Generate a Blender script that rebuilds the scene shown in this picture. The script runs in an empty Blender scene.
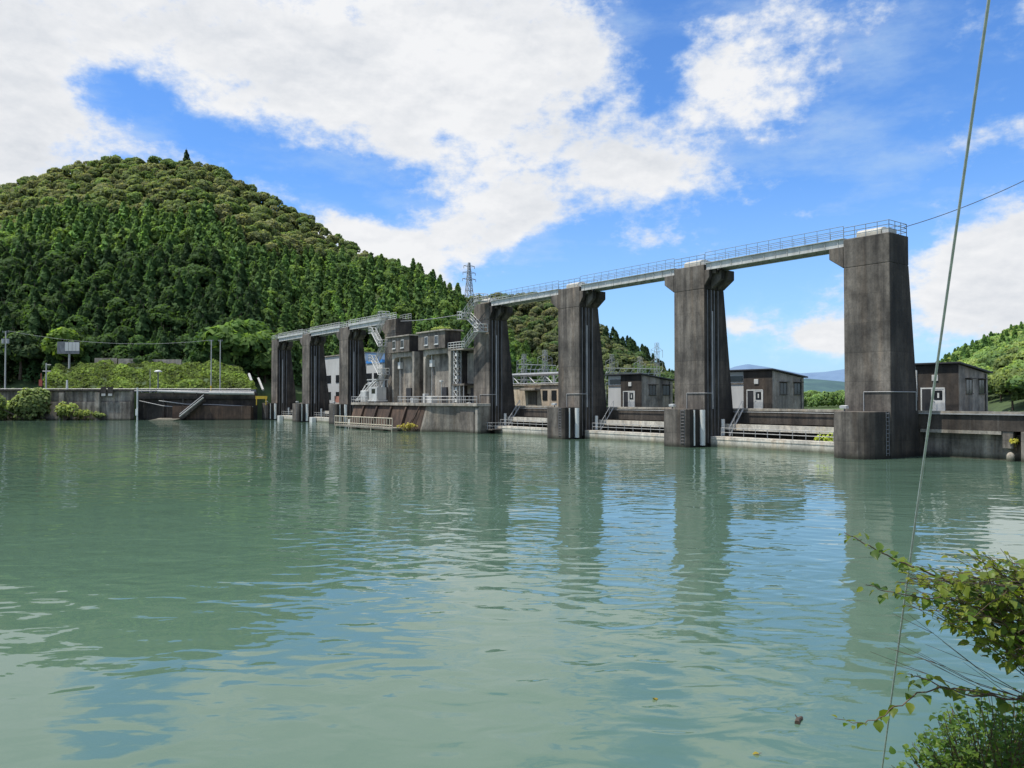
import bpy, bmesh, math, random
import numpy as np
from mathutils import Vector, noise, Matrix
random.seed(7); RNG = np.random.default_rng(11)
S = bpy.context.scene; C = S.collection
R = math.radians
CAMZ = 5.5; F = 769.0; HZ = 398.35
TH = 0.63969; AX = (-math.sin(TH), math.cos(TH)); DN = (math.cos(TH), math.sin(TH)); X0, Y0 = 34.58, 70.17
def D(t, d, z=0.0):                      # dam frame (metres along the axis, metres downstream) -> world
    return Vector((X0 + AX[0]*t + DN[0]*d, Y0 + AX[1]*t + DN[1]*d, z))
def at(px, py, Y):                       # a sighting (column, row) at a forward distance -> world point
    return Vector(((px-512)/F*Y, Y, CAMZ + (HZ-py)/F*Y))

# ------------------------------------------------------------------ materials
def new_mat(name):
    m = bpy.data.materials.new(name); m.use_nodes = True
    nt = m.node_tree; b = nt.nodes['Principled BSDF']
    return m, nt, b
def N(nt, t, **kw):
    n = nt.nodes.new(t)
    for k, v in kw.items(): setattr(n, k, v)
    return n
def L(nt, a, b): nt.links.new(a, b)
def ramp(nt, fac, stops):
    r = N(nt, 'ShaderNodeValToRGB'); e = r.color_ramp.elements
    while len(e) < len(stops): e.new(0.5)
    for i, (p, c) in enumerate(stops):
        e[i].position = p; e[i].color = (*c, 1) if len(c) == 3 else c
    L(nt, fac, r.inputs[0]); return r.outputs[0]
def noise_tex(nt, scale, detail=4, mapping=None, rough=0.55, dist=0.0):
    n = N(nt, 'ShaderNodeTexNoise'); n.inputs['Scale'].default_value = scale
    n.inputs['Detail'].default_value = detail; n.inputs['Roughness'].default_value = rough
    n.inputs['Distortion'].default_value = dist
    g = N(nt, 'ShaderNodeNewGeometry'); src = g.outputs['Position']
    if mapping:
        v = N(nt, 'ShaderNodeVectorMath', operation='MULTIPLY'); v.inputs[1].default_value = mapping
        L(nt, src, v.inputs[0]); src = v.outputs[0]
    L(nt, src, n.inputs['Vector']); return n.outputs[0]
def mixc(nt, mode, fac, a, b):
    m = N(nt, 'ShaderNodeMix', data_type='RGBA', blend_type=mode)
    if isinstance(fac, (int, float)): m.inputs[0].default_value = fac
    else: L(nt, fac, m.inputs[0])
    for i, v in ((6, a), (7, b)):
        if isinstance(v, tuple): m.inputs[i].default_value = (*v, 1)
        else: L(nt, v, m.inputs[i])
    return m.outputs[2]
def concrete(name, light, dark, stain=0.6, joints=2.75, rough=0.9, lo=0.35, hi=0.68, wet=True, mould_shade=False):
    m, nt, b = new_mat(name)
    streak = noise_tex(nt, 1.0, 5, (1.3, 1.3, 0.09), 0.62)
    blot = noise_tex(nt, 0.22, 5, None, 0.6)
    fine = noise_tex(nt, 5.0, 4, None, 0.7)
    c = ramp(nt, blot, [(0.36, dark), (0.62, light)])
    s = ramp(nt, streak, [(lo, (0.26, 0.245, 0.235)), (hi, (1.18, 1.15, 1.10))])
    c = mixc(nt, 'MULTIPLY', stain, c, s)
    mot = ramp(nt, noise_tex(nt, 1.4, 6, (1, 1, 0.55), 0.72), [(0.36, (0.55, 0.54, 0.53)), (0.52, (1.0, 1.0, 1.0)), (0.7, (1.28, 1.26, 1.22))])
    c = mixc(nt, 'MULTIPLY', 0.75, c, mot)
    rust = ramp(nt, noise_tex(nt, 0.55, 5, (1.6, 1.6, 0.16), 0.6, 0.3), [(0.5, (1, 1, 1)), (0.66, (1.08, 0.86, 0.66))]); c = mixc(nt, 'MULTIPLY', 0.38, c, rust)
    lime = ramp(nt, noise_tex(nt, 1.0, 4, (2.6, 2.6, 0.07), 0.6), [(0.64, (0, 0, 0)), (0.74, (0.09, 0.085, 0.075))]); c = mixc(nt, 'ADD', 0.55, c, lime)
    f = ramp(nt, fine, [(0.3, (0.72, 0.72, 0.72)), (0.7, (1.15, 1.15, 1.15))])
    c = mixc(nt, 'MULTIPLY', 0.7, c, f)
    g = N(nt, 'ShaderNodeNewGeometry'); sp = N(nt, 'ShaderNodeSeparateXYZ'); L(nt, g.outputs['Position'], sp.inputs[0])
    if joints:
        a = N(nt, 'ShaderNodeMath', operation='MULTIPLY_ADD'); L(nt, sp.outputs[2], a.inputs[0]); a.inputs[1].default_value = 1/joints; a.inputs[2].default_value = 0.44
        fr = N(nt, 'ShaderNodeMath', operation='FRACT'); L(nt, a.outputs[0], fr.inputs[0])
        j = ramp(nt, fr.outputs[0], [(0.0, (0.5, 0.5, 0.5)), (0.02, (0.55, 0.55, 0.55)), (0.05, (1, 1, 1)), (0.97, (1, 1, 1)), (1.0, (1.18, 1.16, 1.12))])
        c = mixc(nt, 'MULTIPLY', 0.38, c, j)
        fl = N(nt, 'ShaderNodeMath', operation='FLOOR'); L(nt, a.outputs[0], fl.inputs[0])
        w = N(nt, 'ShaderNodeTexWhiteNoise', noise_dimensions='1D'); L(nt, fl.outputs[0], w.inputs['W'])
        lv = ramp(nt, w.outputs[0], [(0, (0.86, 0.86, 0.86)), (1, (1.12, 1.1, 1.08))])
        c = mixc(nt, 'MULTIPLY', 0.8, c, lv)
    if mould_shade:                            # painted shade: darkens faces turned from the sun, with mottling
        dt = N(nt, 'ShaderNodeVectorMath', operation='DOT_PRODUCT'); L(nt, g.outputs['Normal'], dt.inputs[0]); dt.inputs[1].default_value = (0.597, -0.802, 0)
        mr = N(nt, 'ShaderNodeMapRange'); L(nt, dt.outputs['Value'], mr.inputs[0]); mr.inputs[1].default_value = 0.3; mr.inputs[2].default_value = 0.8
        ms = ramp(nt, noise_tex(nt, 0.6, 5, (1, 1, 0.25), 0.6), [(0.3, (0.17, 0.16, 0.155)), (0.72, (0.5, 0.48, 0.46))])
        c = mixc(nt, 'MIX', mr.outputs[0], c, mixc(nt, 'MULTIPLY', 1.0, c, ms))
    if wet:
        wr = N(nt, 'ShaderNodeMapRange'); L(nt, sp.outputs[2], wr.inputs[0]); wr.inputs[1].default_value = 0.15; wr.inputs[2].default_value = 0.6
        c = mixc(nt, 'MIX', wr.outputs[0], mixc(nt, 'MULTIPLY', 1.0, c, (0.3, 0.33, 0.27)), c)
    L(nt, c, b.inputs['Base Color']); b.inputs['Roughness'].default_value = rough
    bp = N(nt, 'ShaderNodeBump'); bp.inputs['Strength'].default_value = 0.5; bp.inputs['Distance'].default_value = 0.03
    L(nt, fine, bp.inputs['Height']); L(nt, bp.outputs[0], b.inputs['Normal'])
    return m
def plain(name, c, var=0.25, rough=0.6, metal=0.0, scale=2.0):
    m, nt, b = new_mat(name)
    n = noise_tex(nt, scale, 5, (1, 1, 0.35), 0.65)
    lo = tuple(v*(1-var) for v in c); hi = tuple(min(1, v*(1+var)) for v in c)
    L(nt, ramp(nt, n, [(0.3, lo), (0.7, hi)]), b.inputs['Base Color'])
    b.inputs['Roughness'].default_value = rough; b.inputs['Metallic'].default_value = metal
    return m
def foliage(name, trans=0.25, rough=0.6, soft=0.0, randv=0.5):
    m, nt, b = new_mat(name)
    a = N(nt, 'ShaderNodeAttribute', attribute_name='Col')
    oi = N(nt, 'ShaderNodeObjectInfo')
    v = ramp(nt, oi.outputs['Random'], [(0, (1-randv*.6,)*3), (1, (1+randv*.6, 1+randv*.5, 1+randv*.3))])
    c = mixc(nt, 'MULTIPLY', 1.0, a.outputs['Color'], v)
    if soft:                             # leaf clusters are rounded: blend the flat card normal with the bulge of its clump
        na = N(nt, 'ShaderNodeAttribute', attribute_name='Bulge'); vt = N(nt, 'ShaderNodeVectorTransform', vector_type='NORMAL', convert_from='OBJECT', convert_to='WORLD'); L(nt, na.outputs['Vector'], vt.inputs[0])
        ge = N(nt, 'ShaderNodeNewGeometry'); mv = N(nt, 'ShaderNodeMix', data_type='VECTOR'); mv.inputs[0].default_value = soft
        L(nt, ge.outputs['Normal'], mv.inputs[4]); L(nt, vt.outputs[0], mv.inputs[5]); nn = N(nt, 'ShaderNodeVectorMath', operation='NORMALIZE'); L(nt, mv.outputs[1], nn.inputs[0]); L(nt, nn.outputs[0], b.inputs['Normal'])
    L(nt, c, b.inputs['Base Color']); b.inputs['Roughness'].default_value = rough
    b.inputs['Specular IOR Level'].default_value = 0.25
    if trans > 0:
        tr = N(nt, 'ShaderNodeBsdfTranslucent'); L(nt, mixc(nt, 'MULTIPLY', 1.0, c, (1.3, 1.35, 0.5)), tr.inputs[0])
        mx = N(nt, 'ShaderNodeMixShader'); mx.inputs[0].default_value = trans
        L(nt, b.outputs[0], mx.inputs[1]); L(nt, tr.outputs[0], mx.inputs[2])
        L(nt, mx.outputs[0], nt.nodes['Material Output'].inputs[0])
    return m
M = {}
M['pier'] = concrete('weathered pier concrete', (0.235, 0.212, 0.183), (0.094, 0.085, 0.074), 0.78, mould_shade=True)
M['beam'] = concrete('stained beam concrete', (0.12, 0.10, 0.082), (0.055, 0.046, 0.038), 0.7, None)
M['brown'] = concrete('brown stained concrete', (0.13, 0.085, 0.058), (0.06, 0.04, 0.03), 0.7, None)
M['pale'] = concrete('pale concrete', (0.46, 0.425, 0.36), (0.27, 0.25, 0.21), 0.5, None)
M['gate'] = concrete('pale gate leaf', (0.70, 0.66, 0.56), (0.52, 0.49, 0.42), 0.3, None)
M['grey'] = concrete('grey concrete', (0.26, 0.235, 0.20), (0.12, 0.105, 0.09), 0.7, None, mould_shade=True)
M['endc'] = concrete('stained pale grey concrete', (0.30, 0.275, 0.23), (0.14, 0.125, 0.105), 0.7, None)
M['wall'] = concrete('retaining wall concrete', (0.36, 0.33, 0.285), (0.14, 0.125, 0.11), 0.85, 3.1)
M['mould'] = concrete('mould blackened plaster', (0.085, 0.072, 0.06), (0.02, 0.018, 0.016), 0.6, None, lo=0.3, hi=0.75, wet=False)
M['mould2'] = concrete('grey mouldy plaster', (0.36, 0.33, 0.28), (0.11, 0.10, 0.085), 0.55, None, lo=0.36, hi=0.6, wet=False)
M['cream'] = concrete('cream plaster', (0.66, 0.57, 0.44), (0.50, 0.43, 0.33), 0.3, None, wet=False)
M['white_wall'] = plain('white building paint', (0.50, 0.50, 0.475), 0.12, 0.8, 0, 0.4)
M['white'] = plain('white paint', (0.62, 0.62, 0.58), 0.2, 0.5)
M['rail'] = plain('galvanised rail', (0.36, 0.355, 0.34), 0.2, 0.5, 0.2)
M['bluerail'] = plain('blue grey rail paint', (0.20, 0.25, 0.29), 0.2, 0.5)
M['girder'] = plain('light grey girder paint', (0.46, 0.46, 0.43), 0.25, 0.6, 0, 1.0)
M['steel'] = plain('guide rail steel', (0.16, 0.16, 0.165), 0.4, 0.5, 0.4)
M['creamrail'] = plain('cream rail paint', (0.45, 0.40, 0.30), 0.25, 0.6)
M['dark'] = plain('dark roof sheet', (0.03, 0.03, 0.032), 0.3, 0.6)
M['hoist'] = plain('cream hoist cover', (0.50, 0.47, 0.39), 0.15, 0.5)
M['lattice'] = plain('grey lattice steel', (0.35, 0.36, 0.36), 0.2, 0.6, 0.2)
M['blue'] = plain('blue trim paint', (0.05, 0.25, 0.62), 0.1, 0.5)
M['yellow'] = plain('yellow barrier paint', (0.65, 0.42, 0.03), 0.15, 0.5)
M['red'] = plain('red paint', (0.32, 0.07, 0.05), 0.3, 0.6)
M['pinkred'] = plain('faded red barrier', (0.38, 0.17, 0.12), 0.25, 0.7)
M['pole'] = plain('pale concrete pole', (0.42, 0.41, 0.38), 0.15, 0.8)
M['wire'] = plain('galvanised wire strand', (0.55, 0.57, 0.55), 0.25, 0.45, 0.3, 30)
M['blackwire'] = plain('black cable', (0.03, 0.03, 0.03), 0.2, 0.6)
M['asphalt'] = plain('asphalt', (0.05, 0.05, 0.05), 0.3, 0.9, 0, 1)
M['bark'] = plain('bark', (0.07, 0.05, 0.035), 0.4, 0.9, 0, 8)
M['twig'] = plain('reddish twig', (0.10, 0.06, 0.035), 0.35, 0.7, 0, 20)
M['leaf'] = foliage('tree foliage', 0.42, 0.8, 0.86)
M['bushleaf'] = foliage('bush leaves', 0.45, 0.42, randv=0.0)
M['soil'] = plain('forest floor', (0.055, 0.085, 0.028), 0.4, 0.95, 0, 0.2)
M['grass'] = plain('grass ground', (0.07, 0.11, 0.03), 0.4, 0.95, 0, 0.15)
def glass():
    m, nt, b = new_mat('dark window glass'); b.inputs['Roughness'].default_value = 0.08
    n = noise_tex(nt, 1.5); L(nt, ramp(nt, n, [(0.3, (0.012, 0.014, 0.016)), (0.7, (0.03, 0.034, 0.038))]), b.inputs['Base Color']); return m
M['glass'] = glass()
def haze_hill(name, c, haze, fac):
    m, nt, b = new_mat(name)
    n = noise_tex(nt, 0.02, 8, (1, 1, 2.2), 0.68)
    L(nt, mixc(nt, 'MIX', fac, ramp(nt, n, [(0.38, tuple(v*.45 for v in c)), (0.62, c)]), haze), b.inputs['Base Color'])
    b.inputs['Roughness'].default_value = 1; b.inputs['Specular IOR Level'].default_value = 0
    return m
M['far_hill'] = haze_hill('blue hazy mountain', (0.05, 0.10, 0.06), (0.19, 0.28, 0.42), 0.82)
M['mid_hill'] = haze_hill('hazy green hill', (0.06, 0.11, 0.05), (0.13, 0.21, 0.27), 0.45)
def water_mat():
    m, nt, b = new_mat('turbid green water')
    b.inputs['Roughness'].default_value = 0.02; b.inputs['IOR'].default_value = 1.48
    big = noise_tex(nt, 0.035, 4)
    L(nt, ramp(nt, big, [(0.3, (0.080, 0.142, 0.096)), (0.7, (0.096, 0.162, 0.114))]), b.inputs['Base Color'])
    n1 = noise_tex(nt, 1.0, 1.5, (0.62, 1.05, 1), 0.4, 0.8)
    n2 = noise_tex(nt, 1.0, 2, (1.7, 2.6, 1), 0.45, 0.3)
    n3 = noise_tex(nt, 1.0, 3, (0.10, 0.16, 1), 0.5)
    patch = noise_tex(nt, 1.0, 3, (0.03, 0.06, 1), 0.5)
    pr = N(nt, 'ShaderNodeMapRange'); L(nt, patch, pr.inputs[0]); pr.inputs[1].default_value = 0.42; pr.inputs[2].default_value = 0.62; pr.inputs[3].default_value = 0.30; pr.inputs[4].default_value = 1.0
    def mul(a, v):
        q = N(nt, 'ShaderNodeMath', operation='MULTIPLY'); L(nt, a, q.inputs[0])
        if isinstance(v, float): q.inputs[1].default_value = v
        else: L(nt, v, q.inputs[1])
        return q.outputs[0]
    def add(a, c):
        q = N(nt, 'ShaderNodeMath', operation='ADD'); L(nt, a, q.inputs[0]); L(nt, c, q.inputs[1]); return q.outputs[0]
    wt = N(nt, 'ShaderNodeTexWave', wave_type='BANDS', bands_direction='Y', wave_profile='SIN'); wt.inputs['Scale'].default_value = 0.30; wt.inputs['Distortion'].default_value = 11.0; wt.inputs['Detail'].default_value = 2.0; wt.inputs['Detail Scale'].default_value = 0.35
    gw = N(nt, 'ShaderNodeNewGeometry'); mw = N(nt, 'ShaderNodeMapping'); mw.inputs['Rotation'].default_value = (0, 0, R(28)); L(nt, gw.outputs['Position'], mw.inputs['Vector']); L(nt, mw.outputs[0], wt.inputs['Vector'])
    n2 = add(n2, mul(wt.outputs['Fac'], 0.8))
    small = add(mul(n1, 0.064), mul(n2, 0.009))
    h = add(mul(small, pr.outputs[0]), mul(n3, 0.12))
    bp = N(nt, 'ShaderNodeBump'); bp.inputs['Strength'].default_value = 1.0; bp.inputs['Distance'].default_value = 1.0
    L(nt, h, bp.inputs['Height']); L(nt, bp.outputs[0], b.inputs['Normal'])
    return m
M['water'] = water_mat()

# ------------------------------------------------------------------ mesh helpers
class MB:
    def __init__(s): s.v = []; s.f = []
    def add(s, vs, fs):
        o = len(s.v); s.v += [tuple(v) for v in vs]; s.f += [tuple(i+o for i in f) for f in fs]; return s
    def box(s, x0, x1, y0, y1, z0, z1):
        return s.add([(x0,y0,z0),(x1,y0,z0),(x1,y1,z0),(x0,y1,z0),(x0,y0,z1),(x1,y0,z1),(x1,y1,z1),(x0,y1,z1)],
                     [(0,3,2,1),(4,5,6,7),(0,1,5,4),(1,2,6,5),(2,3,7,6),(3,0,4,7)])
    def loft(s, rings):                  # rings of equal length, lists of 3D points
        n = len(rings[0]); vs = [p for r in rings for p in r]; fs = []
        for k in range(len(rings)-1):
            for i in range(n):
                j = (i+1) % n; fs.append((k*n+i, k*n+j, (k+1)*n+j, (k+1)*n+i))
        fs.append(tuple(reversed(range(n)))); fs.append(tuple((len(rings)-1)*n+i for i in range(n)))
        return s.add(vs, fs)
    def plan(s, poly, z0, z1, poly2=None):
        return s.loft([[(x, y, z0) for x, y in poly], [(x, y, z1) for x, y in (poly2 or poly)]])
    def prof_y(s, poly, y0, y1):         # polygon in (x, z) swept along y
        return s.loft([[(x, y0, z) for x, z in poly], [(x, y1, z) for x, z in poly]])
    def prof_x(s, poly, x0, x1):         # polygon in (y, z) swept along x
        return s.loft([[(x0, y, z) for y, z in poly], [(x1, y, z) for y, z in poly]])
    def tube(s, p, q, r, n=6, r2=None):
        p = Vector(p); q = Vector(q); d = (q-p)
        if d.length < 1e-6: return s
        d.normalize(); u = d.cross(Vector((0, 0, 1)) if abs(d.z) < .9 else Vector((1, 0, 0))).normalized(); w = d.cross(u)
        r2 = r if r2 is None else r2
        a = [[tuple(c + (u*math.cos(2*math.pi*i/n) + w*math.sin(2*math.pi*i/n))*rr) for i in range(n)] for c, rr in ((p, r), (q, r2))]
        return s.loft(a)
    def path(s, pts, r, n=6, r2=None):
        r2 = r if r2 is None else r2; k = len(pts)-1
        for i in range(k): s.tube(pts[i], pts[i+1], r+(r2-r)*i/k, n, r+(r2-r)*(i+1)/k)
        return s
    def rail(s, p, q, h=1.1, step=2.0, r=0.035, bars=(1.0, 0.5), n=4):
        p = Vector(p); q = Vector(q); ln = (q-p).length; k = max(1, round(ln/step)); up = Vector((0, 0, h))
        for i in range(k+1):
            c = p.lerp(q, i/k); s.tube(c, c+up, r, n)
        for b in bars: s.tube(p+up*b, q+up*b, r, n)
        return s
    def build(s, name, mat, parent=None, bevel=0.0, smooth=False):
        me = bpy.data.meshes.new(name); me.from_pydata(s.v, [], s.f); me.update()
        bm = bmesh.new(); bm.from_mesh(me); bmesh.ops.recalc_face_normals(bm, faces=bm.faces)
        if bevel:
            bmesh.ops.bevel(bm, geom=[e for e in bm.edges if e.is_manifold and e.calc_face_angle(0) > .5], offset=bevel, segments=1, affect='EDGES', clamp_overlap=True)
        bm.to_mesh(me); bm.free()
        if smooth:
            for p in me.polygons: p.use_smooth = True
        me.materials.append(M[mat] if isinstance(mat, str) else mat)
        o = bpy.data.objects.new(name, me); C.objects.link(o)
        if parent: o.parent = parent
        return o
def tag(o, label, cat, group=None):
    o['label'] = label; o['category'] = cat
    if group: o['group'] = group
    return o
def struct(o): o['kind'] = 'structure'; return o
def stuff(o, label, cat): tag(o, label, cat); o['kind'] = 'stuff'; return o
def thing(name, label, cat, loc=(0, 0, 0), rz=0.0, group=None):
    o = bpy.data.objects.new(name, None); C.objects.link(o); o.location = loc; o.rotation_euler = (0, 0, rz)
    o.empty_display_size = 0.5
    return tag(o, label, cat, group)
def dthing(name, label, cat, t, d=0.0, group=None): return thing(name, label, cat, D(t, d), TH, group)   # local x = downstream, y = along the axis
def mesh_np(name, V, Fq, col, mat, parent=None, nrm=None):
    me = bpy.data.meshes.new(name); k = Fq.shape[1]
    me.vertices.add(len(V)); me.vertices.foreach_set('co', V.astype(np.float32).ravel())
    me.loops.add(Fq.size); me.loops.foreach_set('vertex_index', Fq.astype(np.int32).ravel())
    me.polygons.add(len(Fq)); me.polygons.foreach_set('loop_start', np.arange(0, Fq.size, k, dtype=np.int32))
    me.update(calc_edges=True); me.validate()
    a = me.attributes.new('Col', 'FLOAT_COLOR', 'POINT')
    a.data.foreach_set('color', np.concatenate([col, np.ones((len(col), 1))], 1).astype(np.float32).ravel())
    if nrm is not None:
        nrm = nrm/np.maximum(1e-6, np.linalg.norm(nrm, axis=1, keepdims=True)); q = me.attributes.new('Bulge', 'FLOAT_VECTOR', 'POINT'); q.data.foreach_set('vector', nrm.astype(np.float32).ravel())
    me.materials.append(M[mat]); o = bpy.data.objects.new(name, me); C.objects.link(o)
    if parent: o.parent = parent
    return o

# ------------------------------------------------------------------ camera, sun, sky
cam = bpy.data.cameras.new('camera'); co = bpy.data.objects.new('camera', cam); C.objects.link(co); S.camera = co
cam.sensor_width = 36; cam.lens = F/1024*36; cam.clip_start = 0.1; cam.clip_end = 20000
co.location = (0, 0, CAMZ); co.rotation_euler = (R(90) + math.atan((HZ-384)/F), 0, 0)
SUN_EL, SUN_AZ = R(66), R(254)         # azimuth clockwise from +Y
sl = bpy.data.lights.new('sun', 'SUN'); sl.energy = 4.4; sl.angle = R(0.53); sl.color = (1.0, 0.955, 0.88)
so = bpy.data.objects.new('sun', sl); C.objects.link(so)
sd = Vector((math.sin(SUN_AZ)*math.cos(SUN_EL), math.cos(SUN_AZ)*math.cos(SUN_EL), math.sin(SUN_EL)))
so.rotation_euler = sd.to_track_quat('Z', 'Y').to_euler(); so.location = sd*300
W = bpy.data.worlds.new('World'); S.world = W; W.use_nodes = True
def build_world():
    nt = W.node_tree; nt.nodes.clear()
    out = N(nt, 'ShaderNodeOutputWorld'); bg = N(nt, 'ShaderNodeBackground'); bgc = N(nt, 'ShaderNodeBackground'); mx = N(nt, 'ShaderNodeMixShader')
    sky = N(nt, 'ShaderNodeTexSky', sky_type='NISHITA'); sky.sun_disc = False; sky.sun_elevation = SUN_EL; sky.sun_rotation = SUN_AZ
    sky.altitude = 200; sky.air_density = 1.0; sky.dust_density = 0.6; sky.ozone_density = 2.0
    tint = mixc(nt, 'MULTIPLY', 1.0, sky.outputs[0], (0.60, 0.95, 1.38))
    L(nt, tint, bg.inputs[0]); bg.inputs[1].default_value = 0.15
    tc = N(nt, 'ShaderNodeTexCoord'); sp = N(nt, 'ShaderNodeSeparateXYZ'); L(nt, tc.outputs['Generated'], sp.inputs[0])
    def m(op, a, b=None, c=None):
        n = N(nt, 'ShaderNodeMath', operation=op)
        for i, v in enumerate((a, b, c)):
            if v is None: continue
            if isinstance(v, (int, float)): n.inputs[i].default_value = v
            else: L(nt, v, n.inputs[i])
        return n.outputs[0]
    az = m('MULTIPLY', m('ARCTAN2', sp.outputs[0], sp.outputs[1]), 180/math.pi)
    el = m('MULTIPLY', m('ARCSINE', sp.outputs[2]), 180/math.pi)
    cb = N(nt, 'ShaderNodeCombineXYZ'); L(nt, az, cb.inputs[0]); L(nt, el, cb.inputs[1])
    P = cb.outputs[0]
    def nz(scale, detail, stretch=(1, 1, 1), off=(0, 0, 0), rough=0.55):
        q = N(nt, 'ShaderNodeMapping'); q.inputs['Location'].default_value = off; q.inputs['Scale'].default_value = stretch; L(nt, P, q.inputs[0])
        n = N(nt, 'ShaderNodeTexNoise'); n.inputs['Scale'].default_value = scale; n.inputs['Detail'].default_value = detail; n.inputs['Roughness'].default_value = rough
        L(nt, q.outputs[0], n.inputs['Vector']); return n.outputs[0]
    # cloud banks: (azimuth, elevation, half width, half height, roll, weight) in degrees
    total = None
    for (a, e, sa, se, roll, w) in CLOUDS:
        q = N(nt, 'ShaderNodeMapping'); q.vector_type = 'TEXTURE'
        q.inputs['Location'].default_value = (a, e, 0); q.inputs['Rotation'].default_value = (0, 0, R(roll)); q.inputs['Scale'].default_value = (sa, se, 1)
        L(nt, P, q.inputs[0])
        dt = N(nt, 'ShaderNodeVectorMath', operation='DOT_PRODUCT'); L(nt, q.outputs[0], dt.inputs[0]); L(nt, q.outputs[0], dt.inputs[1])
        g = m('MULTIPLY', m('EXPONENT', m('MULTIPLY', dt.outputs['Value'], -1.0)), w)
        total = g if total is None else m('ADD', total, g)
    # generic broken cloud beyond the part of the sky the photo shows
    away = N(nt, 'ShaderNodeMapRange'); L(nt, m('ABSOLUTE', az), away.inputs[0]); away.inputs[1].default_value = 36; away.inputs[2].default_value = 48; away.inputs[4].default_value = 0.62
    high = N(nt, 'ShaderNodeMapRange'); L(nt, el, high.inputs[0]); high.inputs[1].default_value = 29; high.inputs[2].default_value = 38; high.inputs[4].default_value = 0.62
    total = m('ADD', total, m('MAXIMUM', away.outputs[0], high.outputs[0]))
    f1 = nz(0.11, 7, (0.8, 1.35, 1), (3, 7, 0), 0.6); f2 = nz(0.45, 5, (0.8, 1.3, 1), (1, 2, 0), 0.6)
    f3 = nz(1.3, 5, (0.9, 1.2, 1), (5, 1, 0), 0.65)
    total = m('ADD', total, m('MULTIPLY', m('SUBTRACT', f3, 0.5), 0.55))
    dens = m('ADD', total, m('ADD', m('MULTIPLY', m('SUBTRACT', f1, 0.5), 2.5), m('MULTIPLY', m('SUBTRACT', f2, 0.5), 1.5)))
    cov = N(nt, 'ShaderNodeMapRange', interpolation_type='SMOOTHSTEP'); L(nt, dens, cov.inputs[0]); cov.inputs[1].default_value = 0.10; cov.inputs[2].default_value = 1.05
    # thin haze near the horizon
    hz = N(nt, 'ShaderNodeMapRange'); L(nt, el, hz.inputs[0]); hz.inputs[1].default_value = 16; hz.inputs[2].default_value = 0; hz.inputs[4].default_value = 0.5
    veil = N(nt, 'ShaderNodeMapRange', interpolation_type='SMOOTHSTEP'); L(nt, m('ADD', nz(0.16, 6, (0.55, 1.5, 1), (21, 9, 0), 0.6), m('MULTIPLY', total, 0.12)), veil.inputs[0]); veil.inputs[1].default_value = 0.45; veil.inputs[2].default_value = 0.80; veil.inputs[4].default_value = 0.55
    fac = m('MAXIMUM', m('MAXIMUM', cov.outputs[0], veil.outputs[0]), hz.outputs[0])
    sh1 = nz(0.09, 5, (0.8, 1.6, 1), (11, 4.4, 0), 0.55); thick = N(nt, 'ShaderNodeMapRange'); L(nt, dens, thick.inputs[0]); thick.inputs[1].default_value = 0.45; thick.inputs[2].default_value = 1.3
    f1u = nz(0.11, 7, (0.8, 1.35, 1), (3.12, 6.45, 0), 0.6); f2u = nz(0.45, 5, (0.8, 1.3, 1), (1.1, 1.55, 0), 0.6)
    rel = m('ADD', m('MULTIPLY', m('SUBTRACT', f1u, f1), 3.2), m('MULTIPLY', m('SUBTRACT', f2u, f2), 0.55))
    s0 = m('ADD', m('MULTIPLY', ramp_val(nt, sh1), 0.75), rel); sc_ = N(nt, 'ShaderNodeClamp'); L(nt, s0, sc_.inputs[0])
    shade = m('MULTIPLY', sc_.outputs[0], thick.outputs[0])
    ccol = N(nt, 'ShaderNodeMix', data_type='RGBA'); L(nt, shade, ccol.inputs[0]); ccol.inputs[6].default_value = (0.90, 0.91, 0.93, 1); ccol.inputs[7].default_value = (0.64, 0.68, 0.74, 1)
    hcol = N(nt, 'ShaderNodeMix', data_type='RGBA'); L(nt, cov.outputs[0], hcol.inputs[0]); hcol.inputs[6].default_value = (0.50, 0.68, 0.90, 1); L(nt, ccol.outputs[2], hcol.inputs[7])
    L(nt, hcol.outputs[2], bgc.inputs[0]); bgc.inputs[1].default_value = 1.0
    L(nt, fac, mx.inputs[0]); L(nt, bg.outputs[0], mx.inputs[1]); L(nt, bgc.outputs[0], mx.inputs[2]); L(nt, mx.outputs[0], out.inputs[0])
def ramp_val(nt, v):
    r = N(nt, 'ShaderNodeMapRange'); L(nt, v, r.inputs[0]); r.inputs[1].default_value = 0.40; r.inputs[2].default_value = 0.66; return r.outputs[0]
def _ae(px, py):
    a = math.atan((px-512)/F); return math.degrees(a), math.degrees(math.atan((HZ-py)/F*math.cos(a)))
def cl(px, py, sx, sy, roll, w):
    a, e = _ae(px, py); return (a, e, sx/F*57.3, sy/F*57.3, roll, w)
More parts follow.
